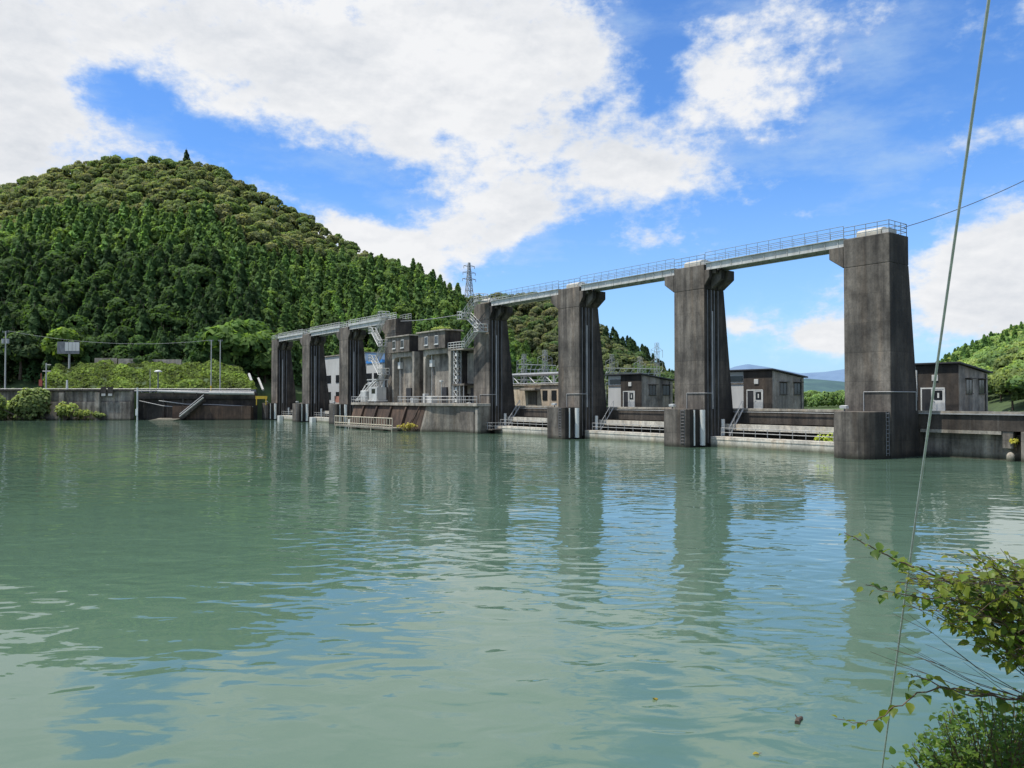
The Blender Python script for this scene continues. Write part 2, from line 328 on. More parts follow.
CLOUDS = [cl(250, 10, 300, 75, 0, 1.0), cl(500, 105, 160, 85, -15, 1.0), cl(560, 20, 60, 50, 0, 0.5), cl(640, 165, 60, 34, 0, 0.75),
          cl(15, 110, 70, 70, 0, 1.0), cl(490, 225, 100, 38, 10, 1.0), cl(400, 250, 60, 30, 0, 0.5), cl(-160, 80, 190, 140, 0, 0.8), cl(330, 90, 110, 45, -20, 0.7),
          cl(108, 92, 36, 24, -15, -0.80), cl(195, 128, 66, 18, -18, -0.58), cl(345, 192, 62, 13, -20, -0.85), cl(443, 133, 13, 11, 20, -0.75), cl(385, 255, 85, 24, -25, 1.0), cl(660, 60, 30, 70, 0, -0.55),
          cl(800, 65, 70, 42, 20, 0.75), cl(710, 78, 42, 32, 30, 0.62), cl(815, 125, 60, 22, 0, 0.55), cl(745, 15, 60, 22, 0, 0.35), cl(640, 235, 55, 14, 0, 0.45), cl(590, 235, 60, 24, 0, -0.5),
          cl(1000, 262, 60, 34, 10, 1.15), cl(950, 310, 90, 36, 0, 0.95), cl(820, 340, 50, 16, 0, 0.85), cl(738, 327, 20, 11, 0, 0.9), cl(1010, 120, 40, 18, 0, 0.35),
          cl(1120, 250, 120, 70, 0, 0.9), cl(825, 215, 40, 12, 0, 0.45), cl(930, 150, 40, 10, 0, 0.38), cl(900, 225, 30, 20, 0, -0.4)]
build_world()
S.view_settings.view_transform = 'Standard'; S.view_settings.look = 'None'; S.view_settings.exposure = 0

# ------------------------------------------------------------------ ground, water, banks
g = MB(); g.add([(-9000, -9000, -4), (9000, -9000, -4), (9000, 9000, -4), (-9000, 9000, -4)], [(0, 1, 2, 3)])
struct(g.build('ground', 'soil'))
w = MB(); w.add([(-500, -40, 0), (420, -40, 0), (420, 420, 0), (-500, 420, 0)], [(0, 1, 2, 3)])
struct(w.build('water', 'water'))
v = MB(); q = [D(-700, 18), D(-700, 6000), D(900, 6000), D(900, 18)]
v.add([(p.x, p.y, 2.4) for p in q], [(0, 1, 2, 3)]); struct(v.build('valley_floor', 'grass'))
b = MB(); b.loft([[(-700, 195.2, z), (-95.8, 195.2, z), (-95.8, 198.7, z), (-66, 198.7, z), (-66, 212, z), (-40, 330, z), (-700, 330, z)] for z in (-3.9, 6.9)])
struct(b.build('riverbank', 'grass'))
rd = MB(); rd.loft([[(-700, 196.2, z), (-95.9, 196.2, z), (-95.9, 199.0, z), (-66.3, 199.0, z), (-66.3, 203.5, z), (-700, 203.5, z)] for z in (6.6, 6.95)]); struct(rd.build('road', 'asphalt'))
nb = MB(); xs = np.linspace(-40, 40, 41); pr = [(-40, 4.6), (0.5, 3.9), (2.2, 3.5), (4.2, 1.6), (6.5, 0.2), (8, -1.5), (9, -3.9)]
nb.v = [(x, y + .25*noise.noise((x*.4, y, 0)), z + .2*noise.noise((x*.6, y*.6, 3))) for x in xs for y, z in pr]; k = len(pr)
nb.f = [(i*k+j, (i+1)*k+j, (i+1)*k+j+1, i*k+j+1) for i in range(40) for j in range(k-1)]
struct(nb.build('near_bank', 'grass'))
rb = thing('bank_terrace', 'concrete bank terrace behind the dam beyond its right abutment', 'terrace', D(0, 0), TH)
MB().box(10.2, 17.9, -120, -4.6, -3.9, 4.17).build('slab', 'beam', rb)

# ------------------------------------------------------------------ gate piers
ZT = 20.76; PT = 4.5
PIERS = [0.0, 21.3, 42.6, 63.9, 95.1, 116.42, 137.72, 159.02]
PL = ['nearest and rightmost tall concrete gate pier with rounded base and railed top',
      'second tall concrete gate pier from the right, beside the hut with paired windows',
      'third tall concrete gate pier from the right, in front of the cream building',
      'fourth gate pier from the right, with white zigzag stairs on its face',
      'dark gate pier top rising behind the left hoist house, topped by white railings',
      'gate pier just left of the white machine, third from the far left end',
      'second gate pier from the far left end of the dam',
      'farthest leftmost gate pier of the dam, beside the left bank']
def pier(i):
    t0 = PIERS[i]; near = i not in (0, 4); far = i not in (3, 7); rnd = i == 0
    r = dthing('gate_pier', PL[i], 'dam pier', t0, 0, 'concrete gate piers of the dam')
    def ring(Lq, z):
        p = [(0, 0)]
        if near:
            for a, b_, dp in ((.55, 1.15, .55), (1.75, 2.35, .45)): p += [(a, 0), (a, dp), (b_, dp), (b_, 0)]
        p += [(Lq, 0), (Lq, PT)]
        if far:
            for a, b_, dp in ((1.75, 2.35, .45), (.55, 1.15, .55)): p += [(b_, PT), (b_, PT-dp), (a, PT-dp), (a, PT)]
        p += [(0, PT)]
        return [(x, y, z) for x, y in p]
    m = MB(); m.loft([ring(5.35, -3), ring(5.15, 4.0), ring(3.5, 18.0)])
    m.prof_x([(0.002, 18.004), (0.002, ZT), (PT-.002, ZT), (PT-.002, 18.004)], 0, 3.5)
    for a, b_ in ((0, .55), (1.15, 1.75), (2.35, 3.5)):
        if near: m.prof_x([(0, 18.0), (-1.5, 19.05), (-1.5, 20.1), (0, 20.1)] if a else [(0, 18.3), (-.7, 19.2), (-.7, 20.1), (0, 20.1)], a, b_)
        if far: m.prof_x([(PT, 18.0), (PT, 20.1), (PT+1.5, 20.1), (PT+1.5, 19.05)], a, b_)
    if near: m.box(.56, 2.34, -1.2, -.003, 19.7, 20.08)
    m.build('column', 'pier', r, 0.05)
    n = MB()
    if rnd:
        pl = [(0.0, 0.12), (0.0, 4.5)] + [(-1.3 - 2.2*math.sin(a), 2.31 + 2.19*math.cos(a)) for a in np.linspace(0, math.pi, 15)]
    else: pl = [(-0.004, .12), (-0.004, 4.05), (-2.3, 4.05), (-2.7, 3.6), (-2.7, .5), (-2.4, .12)]
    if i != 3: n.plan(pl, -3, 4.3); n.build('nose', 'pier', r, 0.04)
    MB().box(5.4, 18, 0.05, PT-.05, -3, 2.55).build('tail_wall', 'beam', r)
    MB().box(10.17, 18, -1.5, PT+1.9, 2.556, 4.19).build('hut_base', 'beam', r)
    # slot guide rails on the visible side
    if near:
        for x in (.52, 1.18, 1.72, 2.38):
            MB().box(x-.05, x+.05, -.06, .02, 0.4, 17.9).build('guide_rail', 'steel', r)
        MB().box(1.25, 1.42, -.09, .0, 4.3, 15.5).build('cable_duct', 'rail', r)
        if i != 3: MB().tube((-.55, -.12, .2), (-.55, -.12, 4.2), 0.30, 12).build('gauge_tube', 'white', r)
        if i != 3: MB().tube((-1.75, .04, .2), (-1.75, .04, 4.2), 0.09, 8).build('white_pipe', 'white', r)
        MB().tube((2.9, -.25, 1.2), (2.9, -.25, 3.1), 0.22, 10).build('white_post', 'white', r)
    lad = MB()
    for yy in (.62, 1.12): lad.tube((-2.76 if not rnd else -2.7, yy, .3), (-2.76 if not rnd else -2.7, yy, 4.3), .03, 4)
    for k in range(11): lad.tube((-2.76 if not rnd else -2.7, .62, .5+k*.36), (-2.76 if not rnd else -2.7, 1.12, .5+k*.36), .03, 4)
    if rnd:
        lad = MB()
        for xx in (-.9, -.4): lad.tube((xx, .0, .3), (xx, .0, 4.3), .035, 4)
        for k in range(11): lad.tube((-.9, .0, .5+k*.36), (-.4, .0, .5+k*.36), .045, 4)
    if i != 3: lad.build('ladder', 'steel', r)
    cd = MB(); a = 2.55
    cd.path([(-.06, a, 4.3), (-.06, a, 6.1), (-.06, -.07, 6.1), (4.55 if i == 0 else 1.4, -.07, 6.1), (4.55 if i == 0 else 1.4, -.07, 4.35)], .045, 6)
    if i < 4: cd.build('conduit', 'rail', r)
    if i == 3: fxx = 1
    fl = MB(); fx = -1.6 if not rnd else -2.0
    fl.box(fx-.05, fx+.05, 3.3, 3.4, 4.3, 4.55); f1 = fl.build('floodlight', 'steel', r)
    MB().prof_y([(fx-.25, 4.55), (fx+.25, 4.55), (fx+.15, 4.85), (fx-.3, 4.8)], 3.05, 3.7).build('lamp_head', 'white', f1)
    # railing and hoist cover on top
    tr = MB(); rm = 'bluerail' if i < 3 else 'girder'
    for x in (.1, 3.35): tr.rail((x, -.0 if not rnd else .1, ZT), (x, PT, ZT), 1.15, 1.1, .035, (1, .66, .33))
    if rnd: tr.rail((.1, .1, ZT), (3.35, .1, ZT), 1.15, 1.0, .035, (1, .66, .33))
    if i == 7: tr.rail((.1, PT-.1, ZT), (3.1, PT-.1, ZT), 1.15, 1.0)
    tr.build('top_railing', rm, r)
    if i < 4:
        h = MB(); hp = [(.75, ZT)] + [(1.6-.85*math.cos(a), ZT+.45+.45*math.sin(a)) for a in np.linspace(0, math.pi, 9)] + [(2.45, ZT)]
        h.prof_y(hp, 1.2, 3.6); hc = h.build('hoist_cover', 'hoist', r, 0.03)
        MB().box(.9, 2.3, .5, 1.18, ZT, ZT+.6).build('motor', 'girder', hc)
    return r
for i in range(8): pier(i)

# ------------------------------------------------------------------ bays: gates, road bridge, service bridge
BAYS = [(0, 1), (1, 2), (2, 3), (4, 5), (5, 6), (6, 7)]
BN = ['rightmost bay, between the two nearest piers', 'second bay from the right', 'third bay from the right',
      'bay just left of the intake block', 'middle bay of the far left group', 'farthest left bay by the bank']
for k, (i, j) in enumerate(BAYS):
    a = PIERS[i]+PT; e = PIERS[j]; ln = e-a; right = k < 3
    r = dthing('sluice_gate', 'pale sluice gate leaf at water level in the ' + BN[k], 'sluice gate', a, 0, 'sluice gates between the piers')
    gl = MB(); gl.box(.95, 2.3, .03, ln-.03, -3, 1.17); gl.box(.90, .946, .1, ln-.1, .82, .98); gl.build('gate_leaf', 'gate', r, .02)
    MB().rail((1.1, .3, 1.17), (1.1, ln-1.4 if right else ln-.3, 1.17), 1.0, 1.45, .04, (1.0, .5)).build('railing', 'rail', r)
    if not right: MB().box(-.2, .85, ln-2.2, ln-.6, -1, 1.1).build('white_buoy_box', 'white', r, .05)
    r = dthing('bridge_span', 'low road bridge girder with pale kerb over the ' + BN[k], 'road bridge', a, .55, 'road bridge spans behind the piers')
    lo_, hi_ = -2.24, ln+2.24
    MB().box(4.82, 5.25, lo_, hi_, 2.6, 4.05).build('edge_girder', 'beam', r, .02)
    MB().box(5.255, 9.6, lo_, hi_, 3.6, 4.15).build('deck_slab', 'asphalt', r)
    MB().box(4.70, 5.2, lo_, hi_, 4.055, 4.33).build('kerb', 'pale', r, .02)
    MB().box(2.9, 3.4, .02, ln-.02, 1.85, 2.55).build('cross_beam', 'gate', r)
    MB().box(9.0, 10.5, .02, ln-.02, -3, 1.5).build('sill_wall', 'beam', r)
    pp = MB(); pp.path([(4.6, lo_, 3.92), (4.6, hi_, 3.92)], .05, 6); pp.build('pipe', 'rail', r)
    r = dthing('service_bridge', 'steel walkway bridge along the pier tops over the ' + BN[k], 'service bridge', a, 0, 'walkway spans between pier tops')
    gm = MB()
    for x in (.35, 2.35): gm.box(x-.05, x+.05, .03, ln-.03, 20.13, 20.86); gm.box(x-.18, x+.18, .03, ln-.03, 20.105, 20.128); gm.box(x-.18, x+.18, .03, ln-.03, 20.862, 20.885)
    for q in range(1, 12): gm.box(.402, 2.298, q*ln/12-.04, q*ln/12+.04, 20.3, 20.6)
    for q in range(12): gm.box(.235, .298, (q+.5)*ln/12-.03, (q+.5)*ln/12+.03, 20.13, 20.86)
    gm.build('girder', 'girder', r)
    MB().box(.1, 2.6, .03, ln-.03, 20.89, 20.95).build('walkway', 'girder', r)
    rl = MB()
    for x in (.14, 2.56): rl.rail((x, .05, 20.95), (x, ln-.05, 20.95), 1.15, 1.35 if right else .9, .03 if right else .05, (1, .66, .33))
    if not right:
        rl.box(.04, .1, .05, ln-.05, 20.9, 21.35)
    rl.build('railing', 'bluerail' if right else 'girder', r)
# access stairs from the road bridge down to the right gates
SL = ['white access stair beside the second pier, down to the rightmost gate', 'white access stair beside the third pier, down to the gate walkway', 'white access stair beside the fourth pier, down to the small platform']
for k in range(3):
    j = k+1; e = PIERS[j]
    r = dthing('access_stair', SL[k], 'stair', e, 0, 'access stairs down to the gates')
    st = MB(); p = Vector((4.9, -1.5, 4.2)); q = Vector((2.9, -1.15, 1.25))
    for s_ in (-.35, .35):
        o = Vector((s_*.7, s_*.7, 0)); st.tube(p+o, q+o, .06, 4); st.tube(p+o+Vector((0, 0, 1)), q+o+Vector((0, 0, 1)), .035, 4)
        for f in (0, .33, .66, 1): c = (p+o).lerp(q+o, f); st.tube(c, c+Vector((0, 0, 1)), .03, 4)
    st.build('stringer', 'rail', r)
    tr = MB()
    for f in range(13):
        c = p.lerp(q, f/12); tr.tube(c-Vector((.25, .25, 0)), c+Vector((.25, .25, 0)), .06, 4)
    tr.build('tread', 'rail', r)
# small platform at the foot of the fourth pier
r = dthing('gate_platform', 'small railed steel platform at water level below the fourth pier', 'platform', 63.9)
MB().box(-.9, 3.2, -2.0, -.1, .55, .7).build('deck', 'grey', r)
m = MB(); m.rail((-.85, -1.95, .7), (3.1, -1.95, .7), 1.0, .7, .035); m.rail((-.85, -1.95, .7), (-.85, -.15, .7), 1.0, .7, .035); m.build('railing', 'rail', r)

# ------------------------------------------------------------------ right abutment
r = dthing('abutment', 'stained concrete abutment wall right of the nearest pier, with pale ledge', 'dam wall', 0, .55)
MB().box(4.82, 5.25, -40, 2.24, 2.62, 4.05).build('edge_girder', 'beam', r)
MB().box(4.70, 5.2, -40, 2.24, 4.055, 4.33).build('kerb', 'pale', r)
MB().box(5.255, 9.58, -40, 2.24, 3.6, 4.15).build('deck_slab', 'asphalt', r)
MB().box(4.78, 6.1, -7.0, -.05, 2.30, 2.60).build('ledge', 'pale', r)
MB().box(5.7, 6.9, -40, -.02, -3, 2.295).build('back_wall', 'wall', r)
MB().box(4.9, 5.68, -7.9, -7.05, 1.1, 2.615).build('corbel_block', 'wall', r, .03)
MB().box(4.6, 5.68, -40, -8.6, -3, 2.61).build('end_block', 'wall', r, .04)
MB().box(4.62, 4.8, -40, 0.0, 4.02, 4.12).build('pipe', 'rail', r)
r = dthing('mooring_post', 'short rounded white post standing in the water under the right abutment', 'post', -7.7, 5.4)
m = MB(); m.loft([[(rr*math.cos(a), rr*math.sin(a), z) for a in np.linspace(0, 2*math.pi, 13)[:-1]] for rr, z in ((.28, -1), (.32, .3), (.3, .55), (.2, .72), (.06, .8))]); m.build('post_body', 'pale', r, smooth=True)

# ------------------------------------------------------------------ control huts
HL = ['black mouldy control hut right of the nearest pier, beneath the green hillside', 'black mouldy control hut between the nearest pier and the second pier', 'black mouldy control hut between the second and third piers']
for k, t0 in enumerate((-1.3, 19.75, 41.2)):
    r = dthing('control_hut', HL[k], 'hut', t0, 10.5, 'control huts on the dam road')
    zb, zf, zk = 4.192, 8.85, 8.05; fw, dp = 4.1, 6.6
    wl = MB(); wl.prof_y([(0, zb), (0, zf), (dp, zk), (dp, zb)], 0, fw); wl.build('front_wall', 'mould', r)
    MB().prof_y([(.03, zb+.01), (.03, zf-.02), (dp-.03, zk-.02), (dp-.03, zb+.01)], -.02, -.002).build('end_wall', 'mould2', r)
    an = MB().prof_y([(.25, zb), (.25, zf-.04), (dp, zk-.02), (dp, zb)], fw+.004, 7.0).build('annex', 'white_wall', r)
    MB().box(.18, .246, fw+.3, 6.6, 7.6, 8.3).build('annex_window', 'glass', r)
    MB().box(.16, .25, fw+.01, 6.9, 7.25, 7.42).build('annex_ledge', 'grey', r)
    rf = MB(); rf.prof_y([(-.4, zf+.07), (-.4, zf+.24), (dp+.45, zk+.19), (dp+.45, zk+.02)], -.35, 7.2); rf.build('roof', 'dark', r, .02)
    dr = MB(); y0, y1 = 1.25, 3.6; zd = zb+2.25
    for yy in (y0, y1-.12, y0+1.2): dr.box(-.07, -.003, yy, yy+.12, zb, zd)
    dr.box(-.08, -.004, y0, y1, zd, zd+.14); d_ = dr.build('door_frame', 'white', r)
    lf = MB().box(-.05, -.004, y0+.13, y0+1.19, zb+.03, zd-.01).build('door', 'white', r)
    wn = MB().box(-.07, -.052, y0+.25, y0+1.05, zb+1.15, zd-.15).build('door_window', 'glass', lf)
    MB().box(-.078, -.072, y0+.55, y0+.72, zb+1.35, zd-.4).build('notice', 'white', lf)
    MB().tube((-.09, y0+.98, zb+1.0), (-.09, y0+1.1, zb+1.0), .03, 6).build('handle', 'steel', lf)
    MB().box(-.045, -.004, y0+1.33, y1-.13, zb+.03, zd-.01).build('dark_door', 'dark', r)
    MB().box(-.10, -.003, 1.9, 2.5, 7.25, 7.85).build('vent', 'white', r, .02)
    for x in (1.6, 4.5):
        fr = MB()
        fr.box(x-.06, x, -.07, -.021, 6.0, 7.35); fr.box(x+1.3, x+1.36, -.07, -.021, 6.0, 7.35); fr.box(x-.06, x+1.36, -.08, -.0215, 7.35, 7.42); fr.box(x-.12, x+1.42, -.14, -.0215, 5.92, 6.0); fr.box(x+.63, x+.68, -.06, -.022, 6.0, 7.35)
        f_ = fr.build('window', 'grey', r); MB().box(x, x+1.3, -.04, -.0225, 6.0, 7.35).build('pane', 'glass' if k == 0 else 'glass', f_)
        MB().box(x-.18, x+1.48, -.45, -.0225, 7.45, 7.53).build('canopy', 'mould', f_)
    m = MB(); m.tube((5.9, -.1, 4.2), (5.9, -.1, 8.0), .05, 6); m.build('downpipe', 'dark', r)
    if k == 0: MB().tube((-.08, 4.0, 4.2), (-.08, 4.0, 8.4), .09, 8).build('white_pipe', 'white', r)

# ------------------------------------------------------------------ cream building and pipe gantry between third and fourth piers
r = dthing('gatehouse', 'low cream building with a canopied door between third and fourth piers', 'building', 65, 16)
MB().box(0, 6, 0, 17, 2.3, 7.8).build('wall', 'cream', r); MB().box(-.3, 6.3, -.3, 17.3, 7.805, 8.0).build('roof', 'pale', r, .03)
MB().box(-.12, -.004, 7.0, 9.4, 4.2, 6.7).build('door', 'grey', r)
MB().box(-1.2, -.004, 6.0, 10.6, 6.9, 7.3).build('canopy', 'mould2', r, .05)
for y in (1.5, 4.0): MB().box(-.10, -.004, y, y+1.3, 5.2, 6.9).build('window', 'glass', r)
r = dthing('pipe_gantry', 'grey pipe truss crossing above the cream building roof', 'gantry', 60, 20)
m = MB(); m.tube((0, 0, 10.0), (0, 25, 10.0), .3, 8); m.tube((0, 0, 8.3), (0, 25, 8.3), .12, 6)
for k in range(10): m.tube((0, 2.5*k, 8.3 if k % 2 else 10), (0, 2.5*k+2.5, 10 if k % 2 else 8.3), .1, 4)
for y in (0.5, 12, 24.5): m.tube((0, y, 2.3), (0, y, 9.9), .22, 6)
m.build('truss', 'lattice', r)

# ------------------------------------------------------------------ intake block in the middle
r = dthing('intake_block', 'brown stained intake base with sloping face and railed platform mid dam', 'intake', 0)
bot = [(-7, 102.5), (-7, 76.2), (-1.0, 70.6), (4.6, 70.6), (4.6, 102.5)]; top = [(-5, 102.5), (-5, 75.2), (-1.0, 70.6), (4.6, 70.6), (4.6, 102.5)]
MB().plan(bot, -3, 4.25, top).build('sloping_base', 'brown', r, .05)
MB().plan([(-.03, 63.6), (-2.2, 63.6), (-2.2, 70.2), (-6.75, 75.2), (-6.4, 76.3), (-.03, 70.55)], -3, 4.25, [(-.03, 63.6), (-2.2, 63.6), (-2.2, 70.2), (-5.0, 74.4), (-4.9, 75.4), (-.03, 70.55)]).build('pale_end_wall', 'endc', r, .04)
MB().box(-2.32, -2.203, 64.9, 68.9, -.5, 3.4).build('end_panel', 'grey', r, .03)
MB().box(-2.45, -2.203, 63.65, 64.3, -.5, 3.9).build('end_rib', 'pale', r, .04)
MB().plan([(-5.5, 103), (-5.5, 74.6), (-2.7, 70.2), (-2.7, 63.5), (-.03, 63.5), (-.03, 68.55), (4.6, 68.55), (4.6, 103)], 4.255, 4.7).build('platform', 'pale', r, .03)
for t in (81, 86.5, 92, 97.5):
    MB().loft([[(-7.25, t, -1), (-6.6, t, -1), (-6.6, t+.5, -1), (-7.25, t+.5, -1)], [(-5.35, t, 4.1), (-4.8, t, 4.1), (-4.8, t+.5, 4.1), (-5.35, t+.5, 4.1)]]).build('rib', 'brown', r)
m = MB(); m.rail((-5.4, 102.9, 4.7), (-5.4, 96, 4.7), 1.1, 1.0, .05); m.rail((-5.4, 84, 4.7), (-5.4, 74.6, 4.7), 1.1, 1.2, .05); m.rail((-5.4, 74.6, 4.7), (-2.6, 70.1, 4.7), 1.1, 1.2, .05); m.rail((-2.6, 70.1, 4.7), (-2.6, 63.6, 4.7), 1.1, 1.1, .05); m.build('platform_railing', 'rail', r)
ck = MB().box(-9.2, -7.0, 79, 102.4, .25, .55).build('catwalk', 'pale', r)
m = MB(); m.rail((-9.1, 79.1, .55), (-9.1, 102.3, .55), 1.6, .95, .09, (1, .25)); m.build('catwalk_railing', 'creamrail', ck)
for t in (79.2, 87, 95, 102): MB().tube((-9.1, t, -2.5), (-9.1, t, .3), .12, 6).build('pile', 'creamrail', ck)
def hoist_house(name_l, t0, t1, zt, a0, a1):
    r = dthing('hoist_house', name_l, 'hoist house', t0, 0, 'hoist houses on the intake block'); w = t1-t0
    MB().box(-2, 1.2, 0, w, 13.95, zt-.25).build('room', 'grey', r, .04)
    MB().box(-2.3, 1.5, -.3, w+.3, zt-.25, zt).build('roof', 'pale', r, .05)
    for y in (w*.30, w*.68):
        fr = MB(); fr.box(-2.08, -2.003, y-.55, y+.55, 14.75, 16.2); fr.box(-2.16, -2.003, y-.65, y+.65, 14.6, 14.74); f_ = fr.build('window', 'white', r)
        for s_ in (-.48, .04): MB().box(-2.1, -2.082, y+s_, y+s_+.44, 14.83, 16.1).build('pane', 'glass', f_)
    b0, b1 = a0-t0, a1-t0
    MB().box(-.4, 1.1, b0, b1, 4.71, 13.94).build('shaft_wall', 'mould2', r); MB().box(-.7, -.405, b0+2.6, b0+4.4, 4.72, 7.4).build('dark_doorway', 'dark', r); pj = MB(); [pj.tube((-.55, y, 4.72), (-.55, y, 12.2), .06, 5) for y in (b0+1.3, b1-1.4, b1-2.0)]; pj.build('pipework', 'steel', r)
    ar = MB(); wd = .65
    inner = [(b0+wd, 4.71)] + [(b0+wd, 12.3)] + [(b0+wd+.9-.9*math.cos(a), 12.3+.8*math.sin(a)) for a in np.linspace(.3, math.pi/2, 4)] + [(b1-wd-.9+.9*math.sin(a), 12.3+.8*math.cos(a)) for a in np.linspace(0, math.pi/2-.3, 4)] + [(b1-wd, 12.3), (b1-wd, 4.71)]
    n = len(inner); outer = []
    for (y, z) in inner:
        outer.append((b0 if y < (b0+b1)/2 else b1, z) if z <= 12.3 else (b0 + (b1-b0)*(0 if y < b0+wd+.5 else 1 if y > b1-wd-.5 else (y-b0)/(b1-b0)), 13.93))
    for i in range(n-1):
        p, q, p2, q2 = inner[i], inner[i+1], outer[i], outer[i+1]
        ar.loft([[(-1.5, p[0], p[1]), (-1.5, q[0], q[1]), (-1.5, q2[0], q2[1]), (-1.5, p2[0], p2[1])], [(-.405, p[0], p[1]), (-.405, q[0], q[1]), (-.405, q2[0], q2[1]), (-.405, p2[0], p2[1])]])
    ar.build('arch_frame', 'pale', r)
    bx = MB(); bx.box(-1.0, -.41, b1-wd-1.5, b1-wd-.6, 11.0, 12.2); bx.tube((-.8, b1-wd-1.05, 12.2), (-.8, b1-wd-1.05, 13.9), .08, 6); bx.tube((-.75, b1-wd-1.05, 4.8), (-.75, b1-wd-1.05, 11), .06, 6); bx.build('hoist_block', 'white', r)
    return r
hoist_house('left hoist house with two small windows above a tall pale arch', 86.2, 94.6, 17.0, 85.3, 93.6)
hoist_house('right hoist house with two small windows above a tall pale arch', 74.0, 83.0, 17.1, 73.0, 82.0)
r = dthing('shaft_tower', 'plain grey concrete shaft wall behind and between the two hoist houses', 'tower', 0)
MB().box(1.25, 4.4, 68.6, 95.0, 4.71, 13.9).build('wall', 'grey', r); MB().box(.3, 1.24, 82.2, 85.2, 4.71, 13.5).build('pilaster', 'grey', r)
MB().box(.9, 1.246, 69.6, 71.6, 6.3, 13.0).build('board', 'pale', r); MB().box(.7, 1.245, 71.9, 72.8, 5, 13.4).build('recess_panel', 'mould', r)
MB().box(-1.5, 1.24, 68.55, 73.9, 13.45, 13.65).build('balcony', 'pale', r)
m = MB(); m.rail((-1.45, 68.8, 13.65), (-1.45, 73.9, 13.65), 1.1, .8, .06, (1, .6, .25)); m.build('balcony_railing', 'girder', r)
MB().box(-1.6, 1.2, 68.7, 72.4, 7.6, 7.9).build('canopy_slab', 'grey', r); MB().box(.5, 1.246, 68.8, 70.0, 4.72, 7.2).build('dark_opening', 'dark', r)
for t in (69.2, 70.4, 72.6): MB().tube((-1.4, t, 4.7), (-1.4, t, 7.6), .1, 6).build('prop', 'rail', r)
m = MB()
for t in (69.0, 72.2, 82.6, 84.6): m.tube((.2 if t > 80 else 1.1, t, 4.7), (.2 if t > 80 else 1.1, t, 13.3), .07, 6)
for z in (7.2, 9.4, 11.4): m.tube((1.1, 68.8, z), (1.1, 73, z), .05, 5)
m.build('pipework', 'rail', r)
m = MB(); m.box(-3.4, -2.2, 76.0, 77.6, 4.705, 5.9); m.box(-3.2, -2.4, 78.6, 79.3, 4.705, 6.3); m.tube((-3, 73.5, 4.7), (-3, 73.5, 8.4), .07, 6); m.box(-3.2, -2.8, 73.2, 73.8, 8.2, 8.5); m.box(-4.4, -3.4, 80.6, 81.4, 4.705, 5.6); m.build('equipment_box', 'girder', r, .03)
m = MB(); m.tube((-6.9, 77.6, .2), (-5.2, 76.4, 4.6), .12, 6); m.tube((-7.6, 78.2, -.3), (-5.3, 77.4, 3.2), .09, 6); m.build('rusty_pipe', 'brown', r)
r = dthing('lattice_mast', 'pale steel lattice ladder mast between the right hoist house and fourth pier', 'mast', 71.9, -.9)
m = MB()
for x in (-.4, .4):
    for y in (-.5, .5): m.tube((x, y, 4.7), (x, y, 13.4), .07, 4)
for k in range(9):
    z = 4.9+k*.95
    for x in (-.4, .4): m.tube((x, -.5, z), (x, .5, z+.9), .05, 4); m.tube((x, -.5, z), (x, .5, z), .05, 4)
    m.box(-.3, .3, -.35, .35, z+.2, z+.3) if k % 2 else m.box(-.35, .1, -.4, .2, z, z+.5)
m.build('lattice', 'girder', r)
# zigzag stairs
def zigzag(name_l, d0, t_lo, t_hi, levels, first_lo):
    r = dthing('zigzag_stair', name_l, 'stair', 0, d0, 'white zigzag stairs'); lo = first_lo
    for k in range(len(levels)-1):
        za, zb = levels[k], levels[k+1]; x = -.0 if k % 2 else -.9
        ta, tb = (t_lo, t_hi) if lo else (t_hi, t_lo)
        p, q = Vector((x, ta, za)), Vector((x, tb, zb)); st = MB()
        for s_ in (-.4, .4):
            o = Vector((s_, 0, 0)); st.tube(p+o, q+o, .12, 4); st.tube(p+o+Vector((0, 0, 1.05)), q+o+Vector((0, 0, 1.05)), .06, 4); st.tube(p+o+Vector((0, 0, .55)), q+o+Vector((0, 0, .55)), .04, 4)
            for f in np.linspace(0, 1, 5): c = (p+o).lerp(q+o, f); st.tube(c, c+Vector((0, 0, 1.05)), .05, 4)
        for f in np.linspace(0, 1, 12): c = p.lerp(q, f); st.box(c.x-.38, c.x+.38, c.y-.13, c.y+.13, c.z-.03, c.z+.03)
        st.build('flight', 'girder', r)
        e = 1.3 if tb > ta else -1.3; y0, y1 = sorted((tb, tb+e)); ld = MB(); ld.box(-1.4, .45, y0, y1, zb-.12, zb)
        yo = y1 if e > 0 else y0
        ld.rail((-1.35, y0, zb), (-1.35, y1, zb), 1.1, .65, .06); ld.rail((-1.35, yo, zb), (.4, yo, zb), 1.1, .8, .06)
        ld.build('landing', 'girder', r); lo = not lo
zigzag('white zigzag stair climbing the face of the fourth pier to the walkway', -.6, 65.4, 69.0, [13.65, 16.1, 18.5, 20.9], False)
zigzag('white zigzag stair tower left of the left hoist house', -1.4, 97.0, 99.8, [4.7, 7.4, 10.1, 12.8, 15.5, 18.2, 20.9], True)
